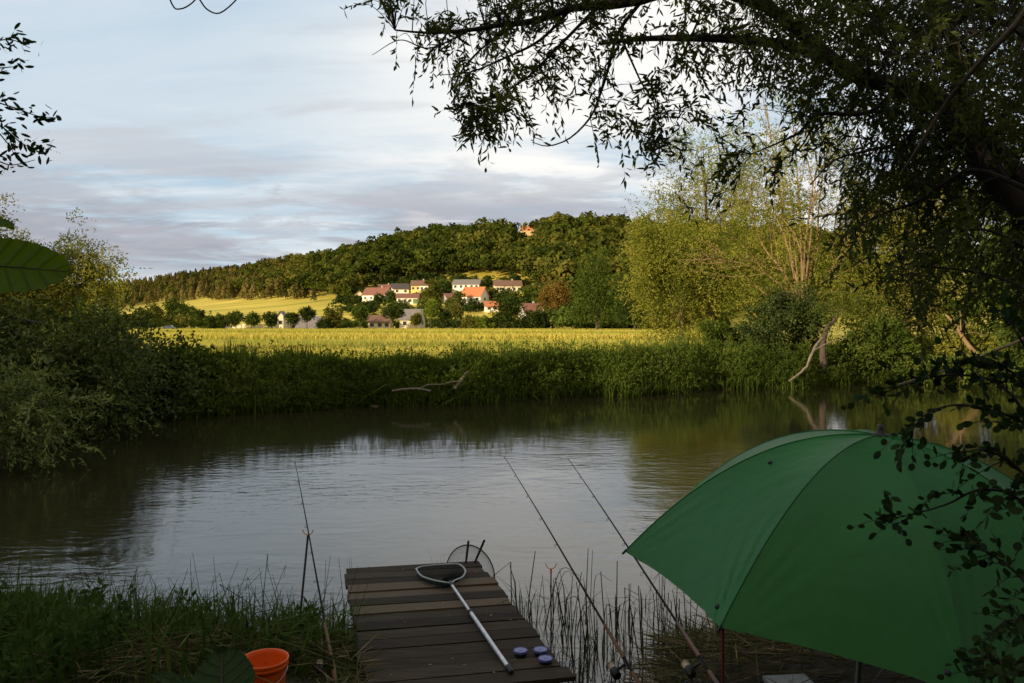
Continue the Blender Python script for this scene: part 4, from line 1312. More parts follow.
# big bush hanging over the water
shrub('willow_bush', 'big dark green willow bush hanging over the water at the left edge', 30, 425, 18.5, 290, 165, 'bushd', 420, 3, depth=3.6, ll=.10, lw=.026, m=9, nshoot=7, slen=.55)
shrub('willow_bush', 'paler grey leaved willow sprays dipping to the water in front of the dark bush', -5, 452, 14.8, 205, 125, 'bushw', 120, 4, depth=2.4, ll=.105, lw=.016, m=15, nshoot=3, slen=.55, tmean=.5)
shrub('bush', 'dense dark rounded bush between the left willow and the far bank herbs', 118, 415, 22.5, 116, 112, 'bushd', 260, 5, depth=3.0, ll=.09, lw=.035, m=8, nshoot=6, tmean=.35)
shrub('bush', 'low dark bush at the left end of the far bank herbs', 180, 412, 24.0, 56, 48, 'herb', 120, 6, depth=2, ll=.10, lw=.04, m=7, nshoot=6, tmean=.35)
shrub('willow_tree', 'pale feathery willow rising against the sky at the left behind the dark bush', 74, 345, 40, 110, 140, 'gold', 420, 7, depth=4.2, ll=.13, lw=.035, m=6, nshoot=4, slen=.7, trunk=.12, cat='tree', tmean=.65)
shrub('willow_tree', 'taller pale willow cut by the left edge behind the big leaf', -22, 345, 38, 84, 205, 'olive', 420, 8, depth=4, ll=.13, lw=.035, m=6, nshoot=4, slen=.7, trunk=.14, cat='tree', tmean=.5)
shrub('willow_tree', 'low rounded yellow green willow just above the close veined leaf', 30, 345, 42, 80, 130, 'gold', 300, 9, depth=4, ll=.13, lw=.035, m=6, nshoot=5, slen=.6, trunk=.12, cat='tree', tmean=.6)

# ------------------------------------------------------------------ far bank trees on the right
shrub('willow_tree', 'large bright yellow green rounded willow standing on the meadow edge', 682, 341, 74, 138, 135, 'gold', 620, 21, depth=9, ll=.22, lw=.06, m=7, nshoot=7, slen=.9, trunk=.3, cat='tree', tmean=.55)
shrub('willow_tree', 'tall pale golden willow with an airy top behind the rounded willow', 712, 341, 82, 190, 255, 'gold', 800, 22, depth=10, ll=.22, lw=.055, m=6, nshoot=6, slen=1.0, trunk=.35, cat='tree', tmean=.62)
shrub('bush', 'dark hollow bush around the foot of the pale branched tree', 775, 368, 38, 105, 76, 'bushd', 150, 23, depth=4, ll=.12, lw=.045, m=7, nshoot=6, tmean=.5)


def golden_branches(t):
    r = np.random.default_rng(77)
    b1 = MB()
    s = P(802, 305, 42)
    lead = []
    for pts in (((802, 305), (792, 250), (779, 190), (768, 108)), ((803, 305), (812, 250), (822, 190), (838, 98)), ((801, 305), (782, 270), (757, 235), (738, 150)), ((803, 305), (800, 230), (796, 160), (790, 92)), ((804, 305), (830, 270), (852, 225), (872, 165)), ((801, 305), (770, 285), (735, 262), (700, 258))):
        q = spline([P(a, b, 42 + (0 if n_ == 0 else r.normal(0, .5))) + (r.normal(0, .12, 3) if n_ else 0) for n_, (a, b) in enumerate(pts)], 21)
        tube(b1, q, np.linspace(.085, .012, len(q)), 6, False); lead.append(q)
    for k in range(46):
        q = lead[r.integers(0, len(lead))]; i = r.integers(3, len(q) - 2)
        dv_ = nrm(q[i + 1] - q[i]) + r.normal(0, .42, 3); dv_[2] = abs(dv_[2]) * .9
        e = q[i] + nrm(dv_) * r.uniform(1.2, 3.6)
        m_ = spline([q[i], q[i] * .5 + e * .5 + r.normal(0, .12, 3), e], 8)
        tube(b1, m_, np.linspace(.030, .006, len(m_)), 5, False)
        for k2 in range(5):
            j_ = r.integers(2, len(m_)); d2 = nrm(dv_) + r.normal(0, .5, 3)
            tube(b1, [m_[j_], m_[j_] + nrm(d2) * r.uniform(.4, 1.1)], [.011, .004], 3, False)
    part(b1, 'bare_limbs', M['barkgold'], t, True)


r = np.random.default_rng(31)
ft = P(800, 368, 38.5); ft[2] = hgt(ft[0], ft[1])
tc_ = P(802, 300, 42)
tree('willow_tree', 'tall old willow with many bare golden limbs rising out of a thin crown', 'tree', ft, [ft - [0, 0, .3], P(800, 340, 40), tc_], .42,
     [(*P(800, 290, 42), 4.2, 2.6, 1.7), (*P(750, 150, 42), 1.7, 1.6, 1.8), (*P(830, 200, 42), 2.8, 2.2, 2.8), (*P(770, 220, 42), 2.4, 2, 2.0), (*P(850, 280, 41), 2.2, 2, 1.8), (*P(748, 275, 42.5), 2.0, 1.8, 1.3), (*P(735, 165, 43), 1.3, 1.2, 1.4), (*P(790, 130, 42), 1.6, 1.4, 1.5), (*P(838, 130, 42), 1.5, 1.3, 1.5), (*P(700, 240, 43), 1.6, 1.3, 1.1)],
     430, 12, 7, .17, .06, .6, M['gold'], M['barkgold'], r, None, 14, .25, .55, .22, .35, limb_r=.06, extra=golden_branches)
# leaning trunk with the dead branch
b1 = MB(); q = spline([P(826, 372, 36.0), P(822, 352, 36.0), P(826, 330, 36.2), P(838, 315, 36.6)], 14); q[0][2] = hgt(q[0][0], q[0][1]) - .3
lt = thing('leaning_tree', 'leaning brown trunk with a small leafy top at the far bank', 'tree', (q[0][0], q[0][1], hgt(q[0][0], q[0][1])))
tube(b1, q + rng.normal(0, .03, q.shape), np.linspace(.17, .08, len(q)) * rng.uniform(.85, 1.15, len(q)), 9); part(b1, 'trunk', M['bark'], lt, True)
lm = MB(); r = np.random.default_rng(5); cp, cd = clump_points([(*P(842, 312, 36.6), 2.0, 1.6, 1.1)], 90, r)
shoots(lm, np.repeat(cp, 5, 0) + r.normal(0, .25, (len(cp) * 5, 3)), np.repeat(cd, 5, 0) + [0, 0, .2], .5, 7, .13, .045, r, np.repeat(.5 + r.normal(0, .15, len(cp)), 5), droop=.4); part(lm, 'crown', M['green'], lt)

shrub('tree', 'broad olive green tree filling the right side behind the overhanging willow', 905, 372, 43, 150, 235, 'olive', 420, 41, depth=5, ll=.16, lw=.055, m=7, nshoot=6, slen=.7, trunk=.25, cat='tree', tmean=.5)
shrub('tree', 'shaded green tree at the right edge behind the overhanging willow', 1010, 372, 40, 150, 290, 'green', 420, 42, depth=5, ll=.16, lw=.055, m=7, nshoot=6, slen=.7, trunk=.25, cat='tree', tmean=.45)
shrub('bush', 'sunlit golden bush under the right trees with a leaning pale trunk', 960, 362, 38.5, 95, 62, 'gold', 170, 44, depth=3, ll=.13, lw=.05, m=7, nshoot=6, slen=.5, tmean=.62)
shrub('bush', 'green mounded bush on the far bank right of the dead branch', 878, 377, 37.5, 95, 54, 'green', 180, 45, depth=3, ll=.12, lw=.05, m=7, nshoot=6, slen=.5, tmean=.5)
shrub('bush', 'dark low bush overhanging the water at the right of the far bank', 945, 388, 36.5, 130, 36, 'herb', 160, 46, depth=2.2, ll=.12, lw=.05, m=7, nshoot=6, slen=.4, tmean=.45)
shrub('bush', 'low bush at the right edge by the water behind the shrub', 1040, 388, 36, 120, 60, 'green', 160, 47, depth=2.2, ll=.12, lw=.05, m=7, nshoot=6, slen=.4, tmean=.4)
shrub('bush', 'bright green bush on the bank top below the golden limbs', 735, 352, 44, 80, 36, 'green', 120, 48, depth=3, ll=.13, lw=.05, m=6, nshoot=6, slen=.4, tmean=.55)
b1 = MB(); q = spline([P(985, 362, 37), P(968, 345, 37), P(955, 325, 37.5), P(946, 315, 38)], 12); tube(b1, q, np.linspace(.13, .05, len(q)), 7)
for e in ((972, 322), (940, 330), (985, 335), (960, 310)):
    tube(b1, spline([q[6], q[6] * .5 + P(*e, 37.5) * .5 + [0, 0, .1], P(*e, 37.6)], 8), np.linspace(.035, .012, 9), 5, False)
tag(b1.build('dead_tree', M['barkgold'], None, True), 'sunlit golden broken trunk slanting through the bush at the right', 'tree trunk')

# ================================================================== VALLEY AND HILL
# road and lane
def ribbon(name, pts, wd, mat, z=.06):
    q = spline(pts, 60); d = nrm(np.gradient(q, axis=0)); s = np.stack([-d[:, 1], d[:, 0]], 1) * wd / 2
    b1 = MB(); a = q[:, :2] - s; b = q[:, :2] + s
    v = np.concatenate([np.column_stack([a, height(a[:, 0], a[:, 1]) + z]), np.column_stack([b, height(b[:, 0], b[:, 1]) + z])])
    n = len(q); i = np.arange(n - 1)
    b1.add(v, np.stack([i, i + 1, i + 1 + n, i + n], 1))
    return tag(b1.build(name, mat, None, True), kind='structure')


road_m = surf('pale_asphalt', [(.3, (.16, .15, .14)), (.7, (.26, .24, .22))], .5, 5, .9)
ribbon('road', [(-150, 236, 0), (-110, 240, 0), (-70, 246, 0), (-30, 250, 0), (20, 252, 0), (90, 252, 0)], 5.5, road_m)
ribbon('lane', [(-88, 246, 0), (-98, 275, 0), (-112, 310, 0), (-140, 350, 0)], 4.0, road_m, .08)

# ---- houses
wallm = {k: surf('render_' + k, [(.3, tuple(np.array(c) * .92)), (.7, tuple(np.array(c) * 1.05))], .6, 5, .85) for k, c in dict(white=(.74, .70, .62), cream=(.62, .54, .38), yellow=(.66, .48, .16), grey=(.34, .33, .31), orange=(.55, .36, .17)).items()}
roofm = {k: surf('roof_' + k, [(.3, tuple(np.array(c) * .8)), (.7, tuple(np.array(c) * 1.15))], 1.2, 6, .85) for k, c in dict(orange=(.42, .15, .065), red=(.19, .085, .06), brown=(.16, .09, .06), dark=(.07, .06, .06), grey=(.17, .155, .15)).items()}
glass = flat('window_glass', (.03, .035, .04), .15, .6)
doorm = flat('green_garage_door', (.10, .16, .05), .6)
framem = flat('window_frame_white', (.6, .58, .54), .6)


HOUSES = []


def house(label, px0, px1, ytop, ybase, D, wall, roof, rz=0.0, roofh=.42, depth=9.0, nwin=3, chim=True, name='house', cat='house', gable=False, floors=1, garage=False, second=None):
    """house seen between px0..px1, its ridge at ytop and foot at ybase; its long side faces -Y before turning by rz"""
    if ybase < 314:
        D = ground_depth((px0 + px1) / 2, ybase)
    wd = (px1 - px0) / F * D / max(.75, math.cos(rz) + .25 * abs(math.sin(rz)))
    c = P((px0 + px1) / 2, ybase, D)
    H = (ybase - ytop) / F * D
    ground = hgt(c[0], c[1])
    base = min(c[2], ground)
    z0 = c[2]
    HOUSES.append((px0, px1, ytop, ybase, D))
    wh = H * (1 - roofh); rh = H * roofh
    t = thing(name, label, cat, (c[0], c[1], base), 'houses of the village on the slope' if cat == 'house' else None, rz)
    dz = z0 - base
    hx, hy = wd / 2, depth / 2
    v = [[-hx, -hy, -2], [hx, -hy, -2], [hx, hy, -2], [-hx, hy, -2], [-hx, -hy, dz + wh], [hx, -hy, dz + wh], [hx, hy, dz + wh], [-hx, hy, dz + wh]]
    b1 = MB(); b1.add(v, [[0, 3, 2, 1], [0, 1, 5, 4], [2, 3, 7, 6]])
    if gable:   # ridge runs front to back
        b1.add([v[4], v[5], [0, -hy, dz + wh + rh]], [[0, 1, 2]]); b1.add([v[6], v[7], [0, hy, dz + wh + rh]], [[0, 1, 2]])
        b1.add(v, [[1, 2, 6, 5], [3, 0, 4, 7]])
    else:
        b1.add([v[1], v[2], v[6], [hx, 0, dz + wh + rh], v[5]], [[0, 1, 2, 3, 4]]); b1.add([v[3], v[0], v[4], [-hx, 0, dz + wh + rh], v[7]], [[0, 1, 2, 3, 4]])
    b1.build('wall', wallm[wall], t)
    if second:
        b2 = MB(); b2.add([[0, -hy - .02, -2], [hx + .02, -hy - .02, -2], [hx + .02, -hy - .02, dz + wh - .02], [0, -hy - .02, dz + wh - .02]], [[0, 1, 2, 3]]); b2.build('wall', wallm[second], t)
    o = .55; th = .22
    b2 = MB()
    if gable:
        for s in (-1, 1):
            e = [s * (hx + o), dz + wh - o * rh / hx]; rdg = [0, dz + wh + rh + .12]
            lo = [[e[0], -hy - o, e[1]], [e[0], hy + o, e[1]], [rdg[0], hy + o, rdg[1]], [rdg[0], -hy - o, rdg[1]]]
            hexa(b2, np.array(lo), np.array(lo) + [0, 0, th])
    else:
        for s in (-1, 1):
            e = [s * (hy + o), dz + wh - o * rh / hy]; rdg = [0, dz + wh + rh + .12]
            lo = [[-hx - o, e[0], e[1]], [hx + o, e[0], e[1]], [hx + o, rdg[0], rdg[1]], [-hx - o, rdg[0], rdg[1]]]
            hexa(b2, np.array(lo), np.array(lo) + [0, 0, th])
    ro = b2.build('roof', roofm[roof], t)
    if chim:
        b3 = MB(); box(b3, (hx * .35, .3, dz + wh + rh + .35), (.7, .7, 1.5)); b3.build('chimney', wallm['grey'], ro)
    for f in range(floors):
        zc_ = dz + wh * (f + .52) / floors
        for i in range(nwin):
            xx = -hx + wd * (i + .5 + .07 * (i % 2)) / nwin
            if garage and i == nwin - 1 and f == 0:
                b3 = MB(); box(b3, (xx, -hy - .05, dz + 1.2), (2.6, .12, 2.3)); b3.build('garage_door', doorm, t); continue
            wh_ = min(1.3, wh / floors * .5)
            b3 = MB(); box(b3, (xx, -hy - .04, zc_), (1.5, .12, wh_ + .2)); fo = b3.build('window', framem, t)
            b3 = MB(); box(b3, (xx, -hy - .09, zc_), (1.25, .08, wh_)); b3.build('pane', glass, fo)
    if not gable and wh > 2:
        b3 = MB(); box(b3, (hx + .04, 0, dz + wh * .6), (.12, 1.4, min(1.3, wh * .45))); b3.build('window', glass, t)
    return t


V = 400
house('small white house with orange red roof at the left end of the village', 354, 364, 291, 301, V, 'cream', 'red', .2, .45, 7, 2, False, gable=True)
house('long white house with red brown roof and white gable left of the village', 365, 391, 288, 302, V + 5, 'white', 'red', -.35, .48, 9, 4)
house('low reddish roofed house with tall chimney behind the long white house', 379, 393, 285, 292, V + 30, 'cream', 'red', .0, .5, 8, 3)
house('dark roofed house with a lit white end wall in the village', 392, 408, 284, 294, V + 22, 'white', 'dark', .25, .5, 9, 2, False)
house('house half yellow and half white under a brown roof', 412, 429, 281, 292, V + 25, 'yellow', 'brown', .0, .42, 9, 4, True, second='white')
house('low white house with red brown roof and green garage door', 398, 419, 294, 304, V - 8, 'white', 'red', .0, .38, 9, 4, False, garage=True)
house('grey house with a low dull red roof in the middle of the village', 444, 458, 294, 302, V, 'grey', 'red', .4, .55, 9, 2, False)
house('long white bungalow with dark grey roof above the orange roofed house', 454, 481, 280, 289.5, V + 40, 'white', 'grey', -.12, .48, 10, 5, False)
house('white house with bright orange tiled roof and two storeys', 464, 486, 287.5, 304, V - 5, 'white', 'orange', -.42, .52, 9, 3, False, floors=1)
house('long cream house with brown roof at the right of the village', 494, 521, 281, 293, V + 25, 'cream', 'brown', .1, .4, 9, 5)
house('small white house with orange roof half hidden by trees', 484, 497, 302, 311, V - 50, 'white', 'orange', .2, .5, 8, 2, False)
house('reddish brown roofed house behind trees at the foot of the slope', 521, 540, 304, 319, V - 90, 'grey', 'red', .3, .55, 9, 2, True)
house('white end gable house at the right foot of the village', 537, 547, 309, 320, V - 92, 'white', 'red', .0, .4, 6, 1, False, gable=True)
house('tiny orange house alone among the trees at the hilltop', 521, 533, 226, 236, 560, 'orange', 'orange', .15, .42, 9, 2, False)
house('pale low building with brown roof behind the row of trees', 369, 391, 316, 328.5, 262, 'cream', 'brown', .1, .45, 7, 3, False, name='farm_building', cat='farm building')
house('low cream building with long grey roof behind the row of trees', 402, 423, 310, 328, 265, 'cream', 'grey', -.1, .5, 8, 2, False, name='farm_building', cat='farm building')
house('cream gabled barn end beside the grey barn roof', 287, 300, 317, 331, 262, 'cream', 'grey', .3, .4, 6, 1, False, name='barn', cat='barn', gable=True)
house('grey barn with long sloping roof right of the cream gable', 300, 321, 317, 332, 258, 'grey', 'grey', .0, .7, 8, 1, False, name='barn', cat='barn')
house('narrow tall cream outbuilding left of the barns', 279, 285, 312, 330, 270, 'cream', 'grey', .0, .2, 4, 1, False, name='outbuilding', cat='outbuilding', gable=True)
b1 = MB()
for k in range(9):
    a, b = P(231 + k * 5.4, 330, 262), P(231 + (k + 1) * 5.4 - .5, 330, 262)
    h_ = .9 + .5 * ((k * 7) % 3)
    box(b1, ((a[0] + b[0]) / 2, a[1], 1.2 + h_ / 2), (b[0] - a[0] - .15, .3, h_))
tag(b1.build('yard_wall', wallm['cream']), 'low pale broken yard wall left of the barns under the row of trees', 'wall')

# a small parked car on the road
cpos = P(170, 329, 238); cpos[2] = hgt(cpos[0], cpos[1]) + .06
ct = thing('parked_car', 'small dark blue car on the road at the left edge of the meadow', 'car', cpos, rz=.1)
b1 = MB(); v = np.array([[-2, -.85, .3], [2, -.85, .3], [2, .85, .3], [-2, .85, .3], [-2, -.85, .85], [2, -.85, .75], [2, .85, .75], [-2, .85, .85]]); b1.add(v, BOXF); b1.build('body', flat('dark_blue_paint', (.05, .07, .12), .3, .6), ct)
b1 = MB(); b1.add([[-1.6, -.75, .84], [1, -.75, .79], [1, .75, .79], [-1.6, .75, .84], [-1.1, -.65, 1.4], [.3, -.65, 1.4], [.3, .65, 1.4], [-1.1, .65, 1.4]], BOXF); b1.build('cabin', glass, ct)
for sx in (-1.25, 1.25):
    for sy in (-.8, .8):
        b1 = MB(); tube(b1, [[sx, sy - .1, .32], [sx, sy + .1, .32]], .32, 12); b1.build('wheel', rubber, ct)

# ---- trees of the valley: each its own thing
def vtree(label, px, ybase, wpx, hpx, D, mat, seed, group=None, n=90, trunkf=.28, trunk=.16, tmean=.5, cat='tree', name='tree', conif=False, ll=None):
    r = np.random.default_rng(seed)
    if ybase < 321:
        D = ground_depth(px, ybase)
    wd, ht = wpx / F * D, hpx / F * D
    f = P(px, ybase, D); g0 = hgt(f[0], f[1])
    top = f[2] + ht; f[2] = g0; ht = top - g0
    lo = ht * trunkf
    blobs = []
    if conif:
        for k in range(6):
            q = k / 5; blobs.append((f[0], f[1], f[2] + ht * (.2 + .74 * q), wd * .5 * (1 - q * .85), wd * .5 * (1 - q * .85), ht * .12))
    else:
        for k in range(6):
            a = r.uniform(0, 2 * np.pi); blobs.append((f[0] + math.cos(a) * wd * .22, f[1] + math.sin(a) * wd * .22, f[2] + lo + (ht - lo) * r.uniform(.28, .72), wd * r.uniform(.16, .30), wd * r.uniform(.16, .30), (ht - lo) * r.uniform(.15, .28)))
        if trunkf < .16:
            for k in range(6):
                a = r.uniform(0, 2 * np.pi); blobs.append((f[0] + math.cos(a) * wd * .3, f[1] + math.sin(a) * wd * .25, f[2] + ht * r.uniform(.08, .3), wd * r.uniform(.16, .24), wd * r.uniform(.16, .24), ht * r.uniform(.1, .18)))
        blobs.append((f[0], f[1], f[2] + lo + (ht - lo) * .52, wd * .34, wd * .34, (ht - lo) * .38))
    l = ll or max(.3, .0016 * D)
    return tree(name, label, cat, f, [f - [0, 0, .4], f + [0, 0, ht * .4], f + [r.normal(0, .04) * wd, 0, ht * .8]], trunk, blobs, int(n * 1.7), 5, 5, l * 1.25, l * .75, l * 1.6, M[mat], M['bark'], r, group, 8, .15, tmean, .22, wd * .05 + .05, zmin=f[2] + lo * .75, limb_r=trunk * .4)


RG = 'row of small trees along the road beyond the meadow'
rows = [(211, 326, 14, 12, 'green', 'low rounded bush at the left end of the row along the road', .05), (222, 326, 12, 13, 'green', 'second bush from the left in the row along the road', .05),
        (236, 328, 17, 17, 'green', 'broad green tree, third from the left in the row along the road', .2), (252, 328, 16, 16, 'green', 'green tree, fourth from the left in the row along the road', .2),
        (271, 328, 16, 16, 'deep', 'round dark tree left of the narrow outbuilding', .2), (291, 331.5, 14, 19, 'deep', 'slim dark tree in front of the cream barn gable', .35),
        (307, 332, 15, 24, 'deep', 'dark tree in front of the grey barn roof', .35), (334, 332, 22, 26, 'olive', 'olive tree standing right of the barns', .2), (326, 332, 16, 14, 'deep', 'small dark bush at the right corner of the barns', .05),
        (360, 332, 19, 25, 'green', 'round topped tree with thin trunk left of the pale low building', .36), (393, 332.5, 22, 27, 'deep', 'round dark crowned tree on a clear trunk before the low buildings', .36),
        (416, 332, 9, 18, 'olive', 'thin bare looking tree in front of the grey roofed building', .3), (431, 332, 18, 34, 'lime', 'tall bright yellow green tree right of the grey roofed building', .25),
        (444, 332, 20, 24, 'deep', 'dense dark tree right of the bright yellow green tree', .1), (457, 332, 15, 29, 'olive', 'brownish tree with slender pale trunk in the middle of the row', .45),
        (482, 333, 26, 16, 'lime', 'low bright green rounded bush at the meadow edge', .02), (508, 332, 38, 40, 'deep', 'large dark bushy tree below the cream brown roofed house', .08),
        (533, 332, 26, 22, 'deep', 'dark tree hiding the foot of the red brown roofed house', .1), (470, 331, 20, 16, 'olive', 'olive shrub between the brownish tree and the bright bush', .05),
        (554, 333, 40, 60, 'rust', 'tall rust brown tree with a pale trunk at the meadow edge', .35), (575, 333, 28, 40, 'deep', 'dark tree right of the rust brown tree', .06),
        (603, 332, 36, 36, 'green', 'green bush at the foot of the tall round tree', .02), (636, 335, 46, 58, 'gold', 'pale green tree left of the rounded golden willow', .05)]
for i, (px, yb, wp, hp_, mt, lab, tf) in enumerate(rows):
    vtree(lab, px, yb, wp, hp_, 246 if yb > 330 else 252, mt, 200 + i, RG if px < 460 else None, 100 if wp < 24 else 220, tf, .14 if wp < 24 else .25)
vtree('tall broad round green tree rising in front of the wooded hill', 597, 331, 52, 90, 190, 'green', 301, None, 560, .12, .4)
vtree('dark green tree right of the tall round tree before the hill', 635, 333, 46, 76, 210, 'deep', 302, None, 300, .1, .35)
vtree('brownish pointed conifer standing among the village houses', 434, 309, 17, 33, 380, 'olive', 303, None, 120, .1, .2, .35, conif=True, name='conifer')
vtree('small yellow green tree at the left end of the village', 347, 301, 10, 18, 400, 'lime', 304, None, 60, .1)
vtree('dark tree between the white houses of the village', 380, 304, 14, 10, 385, 'deep', 305, None, 60, .05)
vtree('dark tree left of the lone trees at the far left of the meadow', 154, 322, 16, 20, 300, 'olive', 306, None, 80, .2)
vtree('lone spreading tree at the left end of the upper meadow', 176, 323, 22, 25, 290, 'green', 307, None, 120, .3)
vtree('small round tree right of the lone spreading tree', 190, 319, 13, 12, 290, 'green', 308, None, 70, .15)
vtree('small dark bush below the lone spreading tree', 200, 319, 9, 9, 290, 'deep', 309, None, 50, .05)
VG = 'garden trees among the village houses'
vl = {'deep': 'dark', 'green': 'green', 'olive': 'olive'}
for i, (px, yb, wp, hp_, mt, lab) in enumerate([(357, 304, 10, 8, 'deep', 'low dark garden bush below the small white house'), (393, 303, 12, 12, 'green', 'green garden tree right of the long white house gable'), (425, 305, 16, 18, 'olive', 'olive garden tree right of the low white garage house'), (440, 301, 12, 14, 'deep', 'dark garden tree left of the dull red roof'),
        (459, 308, 14, 18, 'green', 'green garden tree left of the bright orange roof'), (452, 310, 16, 12, 'olive', 'olive bush below the dull red roofed house'), (475, 312, 22, 12, 'deep', 'dark bush below the white orange roofed house'), (492, 300, 12, 12, 'olive', 'olive tree right of the orange roofed house'),
        (505, 302, 22, 16, 'deep', 'dark tree in front of the long cream house'), (514, 310, 18, 20, 'green', 'green tree below the long cream house'), (530, 304, 18, 20, 'olive', 'olive tree right of the long cream house'), (430, 291, 10, 12, 'deep', 'dark tree right of the yellow and white house'),
        (445, 290, 16, 10, 'green', 'green bush left of the long white bungalow'), (487, 288, 10, 10, 'deep', 'dark tree right of the long white bungalow'), (410, 290, 8, 9, 'deep', 'dark tree left of the yellow and white house'), (400, 310, 24, 8, 'green', 'long green hedge bush below the garage house'), (370, 308, 18, 7, 'green', 'low green bush below the long white house'), (540, 330, 24, 14, 'green', 'low green bush left of the rust brown tree')]):
    vtree(lab, px, yb, wp, hp_, 380 if yb < 302 else 340 if yb < 320 else 262, mt, 400 + i, VG, 60, .05, .15)

# ---- the wooded hill: one mass of trees
FB_PX = [-400, 60, 110, 150, 200, 260, 300, 345, 365, 400, 430, 520, 560, 640, 700, 1500]
FB_Y = [310, 312, 312, 305, 300.5, 300.5, 303, 302, 292, 283, 280, 279, 300, 312, 316, 316]
r = np.random.default_rng(99)


def forest_tile(seed, conif):
    q = np.random.default_rng(seed)
    n = 300
    if conif:
        z = q.uniform(0, 1, n) ** .8; a = q.uniform(0, 2 * np.pi, n)
        rr = (1 - z) * .34 * q.uniform(.6, 1.1, n) + .02
        c = np.stack([np.cos(a) * rr, np.sin(a) * rr, .12 + z * .88], 1); d = np.stack([np.cos(a), np.sin(a), np.full(n, .35)], 1)
    else:
        lob = q.normal(0, .19, (8, 3)) * [1, 1, .8] + [0, 0, .62]
        k = q.integers(0, 8, n); d = nrm(q.normal(0, 1, (n, 3))); d[:, 2] = np.where(d[:, 2] < -.35, -d[:, 2], d[:, 2])
        c = lob[k] + d * np.array([.21, .21, .19]) * q.uniform(.75, 1.1, (n, 1))
    nn = nrm(d + q.normal(0, .45, (n, 3)))
    u = nrm(np.cross(nn, q.normal(0, 1, (n, 3)))); w_ = np.cross(nn, u)
    s = q.uniform(.032, .064, n)[:, None]
    return np.stack([c - u * s, c + w_ * s, c + u * s * 1.1, c - w_ * s], 1), q.normal(0, .04, n)


tiles = [forest_tile(s, s > 5) for s in range(8)]
fm = MB(); pm = MB()
cnt = 0
tries = 9000
PXs = r.uniform(-60, 860, tries)
u_ = r.uniform(0, 1, tries)
Dr_ = lerp(PXs, RIDGE_PX, RIDGE_D)
Ds = 300 + (Dr_ + 40 - 300) * u_ ** .75
xs = (PXs - CX) / F * Ds
zs = height(xs, Ds)
ys_ = HY + (CAMH - zs) * F / Ds
ok = (ys_ < lerp(PXs, FB_PX, FB_Y)) & (r.uniform(0, 1, tries) < (Ds / 900 + .35) * np.interp(PXs, [150, 420], [1, .62]))
hd = ground_depth(527, 234); hx_ = P(527, 236, hd)[0]
ok &= ~((np.abs(xs - hx_) < 9) & (Ds > hd - 130) & (Ds < hd + 14))
AA, TT, PA, PT = [], [], [], []
for px, x, y, z in zip(PXs[ok], xs[ok], Ds[ok], zs[ok]):
    pc = float(np.interp(px, [0, 200, 330, 420], [.9, .8, .45, .03]))
    con = r.uniform() < pc
    v, tn = tiles[r.integers(6, 8) if con else r.integers(0, 6)]
    big = float(np.interp(px, [150, 420], [.75, 1.3])); h = r.uniform(8, 18) * (.85 if con else big); wdt = h * r.uniform(.75, 1.2) * (.9 if con else 1)
    if abs(px - 527) < 6 + wdt * .5 * F / y and y < hd and HY + (CAMH - z - h) * F / y < 232: continue
    a = r.uniform(0, 2 * np.pi); co, si = math.cos(a), math.sin(a)
    vv = np.stack([(v[..., 0] * co - v[..., 1] * si) * wdt, (v[..., 0] * si + v[..., 1] * co) * wdt, v[..., 2] * h], -1) + [x, y, z - .5]
    (PA if con else AA).append(vv.reshape(-1, 3)); (PT if con else TT).append(np.clip((.46 + r.normal(0, .22)) + .1 * math.sin(x * .02) + (.05 if con else 0), .05, 1) + tn)
A = np.concatenate(AA); fm.add(A, np.arange(len(A)).reshape(-1, 4), np.concatenate(TT))
A = np.concatenate(PA); pm.add(A, np.arange(len(A)).reshape(-1, 4), np.concatenate(PT))
tag(pm.build('pine_forest', M['pine']), 'brownish green pines covering the left end of the long hill', 'forest', kind='stuff')
tag(fm.build('forest', M['forest']), 'dense broadleaved woodland covering the hill behind the village', 'forest', kind='stuff')

# ---- hedges and garden shrubbery: what stands too thick to count
def thicket(name, label, n, pxr, dr, hr, seed, mat, band=None, kinds=(0, 6)):
    q = np.random.default_rng(seed); mbb = MB()
    AA, TT = [], []
    for i in range(n):
        px = q.uniform(*pxr); d = q.uniform(*dr)
        x = (px - CX) / F * d; z = hgt(x, d); yb = HY + (CAMH - z) * F / d
        if band and not (band[0] < yb < band[1]): continue
        h = q.uniform(*hr) * (1.5 if q.uniform() < .15 else 1); top = yb - h * F / d; hw = h * .55 * F / d
        if any(px + hw > a - 1 and px - hw < b + 1 and d < D_ + 6 and top < c2 - 1.5 and yb > c1 for a, b, c1, c2, D_ in HOUSES): continue
        v, tn = tiles[q.integers(*kinds)]
        wdt = h * q.uniform(.9, 1.5); a = q.uniform(0, 2 * np.pi); co, si = math.cos(a), math.sin(a)
        vv = np.stack([(v[..., 0] * co - v[..., 1] * si) * wdt, (v[..., 0] * si + v[..., 1] * co) * wdt, (v[..., 2] - .18) * h * 1.15], -1) + [x, d, z - .2]
        AA.append(vv.reshape(-1, 3)); TT.append(np.clip(.45 + q.normal(0, .22), .05, 1) + tn)
    A = np.concatenate(AA); mbb.add(A, np.arange(len(A)).reshape(-1, 4), np.concatenate(TT))
    tag(mbb.build(name, M[mat]), label, 'shrubbery', kind='stuff')


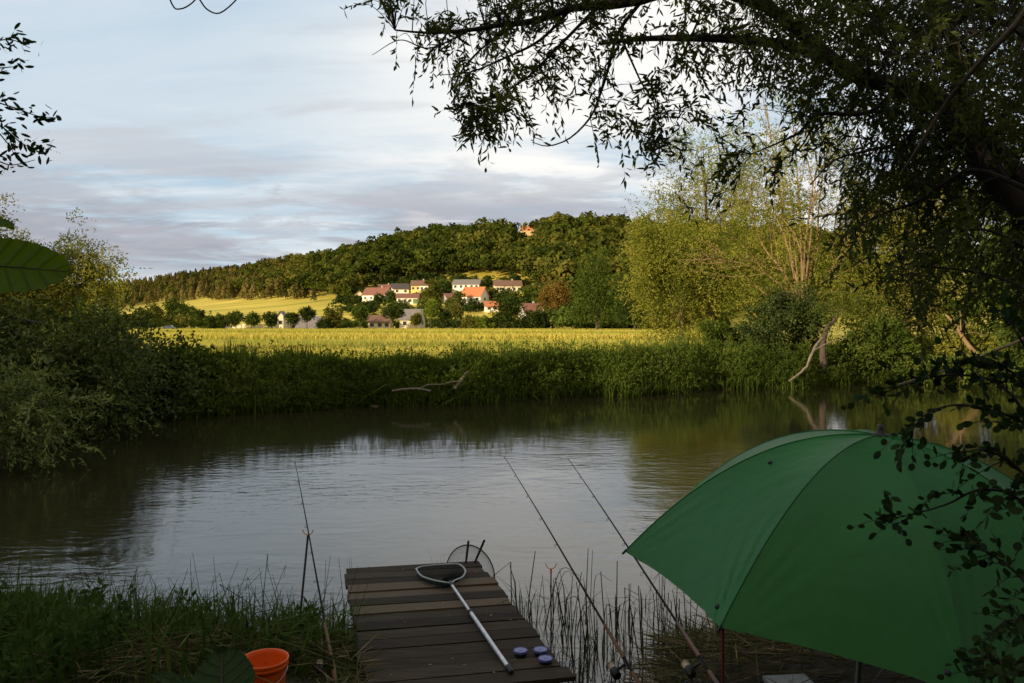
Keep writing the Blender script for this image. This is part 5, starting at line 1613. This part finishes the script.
thicket('garden_shrubbery', 'garden hedges and shrubs filling the slope between the village houses', 900, (340, 570), (270, 520), (2.2, 6.5), 51, 'deep', (279, 316))
thicket('meadow_hedge', 'hedge of mixed bushes along the far edge of the meadow before the village', 170, (330, 560), (258, 300), (1.6, 4.2), 52, 'green', (318, 331))
thicket('woodland_edge', 'dense dark bushes at the foot of the hill right of the village', 420, (520, 720), (225, 380), (4.5, 10), 53, 'green', (297, 333))
thicket('meadow_bushes', 'scattered bushes at the left end of the meadow under the wooded hill', 150, (60, 205), (240, 330), (2.0, 6.0), 54, 'forest', (306, 330))

# ---- the trees on our own bank behind the viewpoint, whose shade lies over the river
wmn = MB(); r = np.random.default_rng(123)
n = 46000
x = r.uniform(-150, 45, n)
y = -17 + r.normal(0, 2.4, n)
top = 13.2 + 1.6 * np.sin(x * .31) + 1.0 * np.sin(x * .83 + 1) + .6 * np.sin(x * 1.9)
z = .8 + top * r.uniform(0, 1, n)
dv_ = r.normal(0, 1, (n, 3))
leaves(wmn, np.stack([x, y, z], 1), dv_, r.uniform(.7, 1.5, n), r.uniform(.4, .8, n), r, r.normal(.5, .15, n))
for k in range(52):
    xx = -148 + k * 3.6 + r.normal(0, .8); tube(wmn, [[xx, -17, .6], [xx + r.normal(0, .4), -17, 9]], [.25, .1], 7)
n = 9000  # unseen undergrowth added on the right, to shade the umbrella's right side
y = r.uniform(-13, 10, n); x = np.maximum(.70 * y, 0) + np.where(y < 1, 2.6, .28) + np.abs(r.normal(0, 1.6, n)); z = height(x, y).clip(0) + r.uniform(0, 5.5, n) * r.uniform(.5, 1, n)
k = np.hypot(x - 1.9, y - 3.75) > 1.45
leaves(wmn, np.stack([x, y, z], 1)[k], r.normal(0, 1, (k.sum(), 3)), r.uniform(.12, .3, k.sum()), r.uniform(.08, .16, k.sum()), r, r.normal(.4, .15, k.sum()))
tag(wmn.build('riverside_wood', M['bushd']), 'dense tall trees of the near bank behind the viewpoint, with unseen undergrowth added for shade', 'wood', kind='stuff')
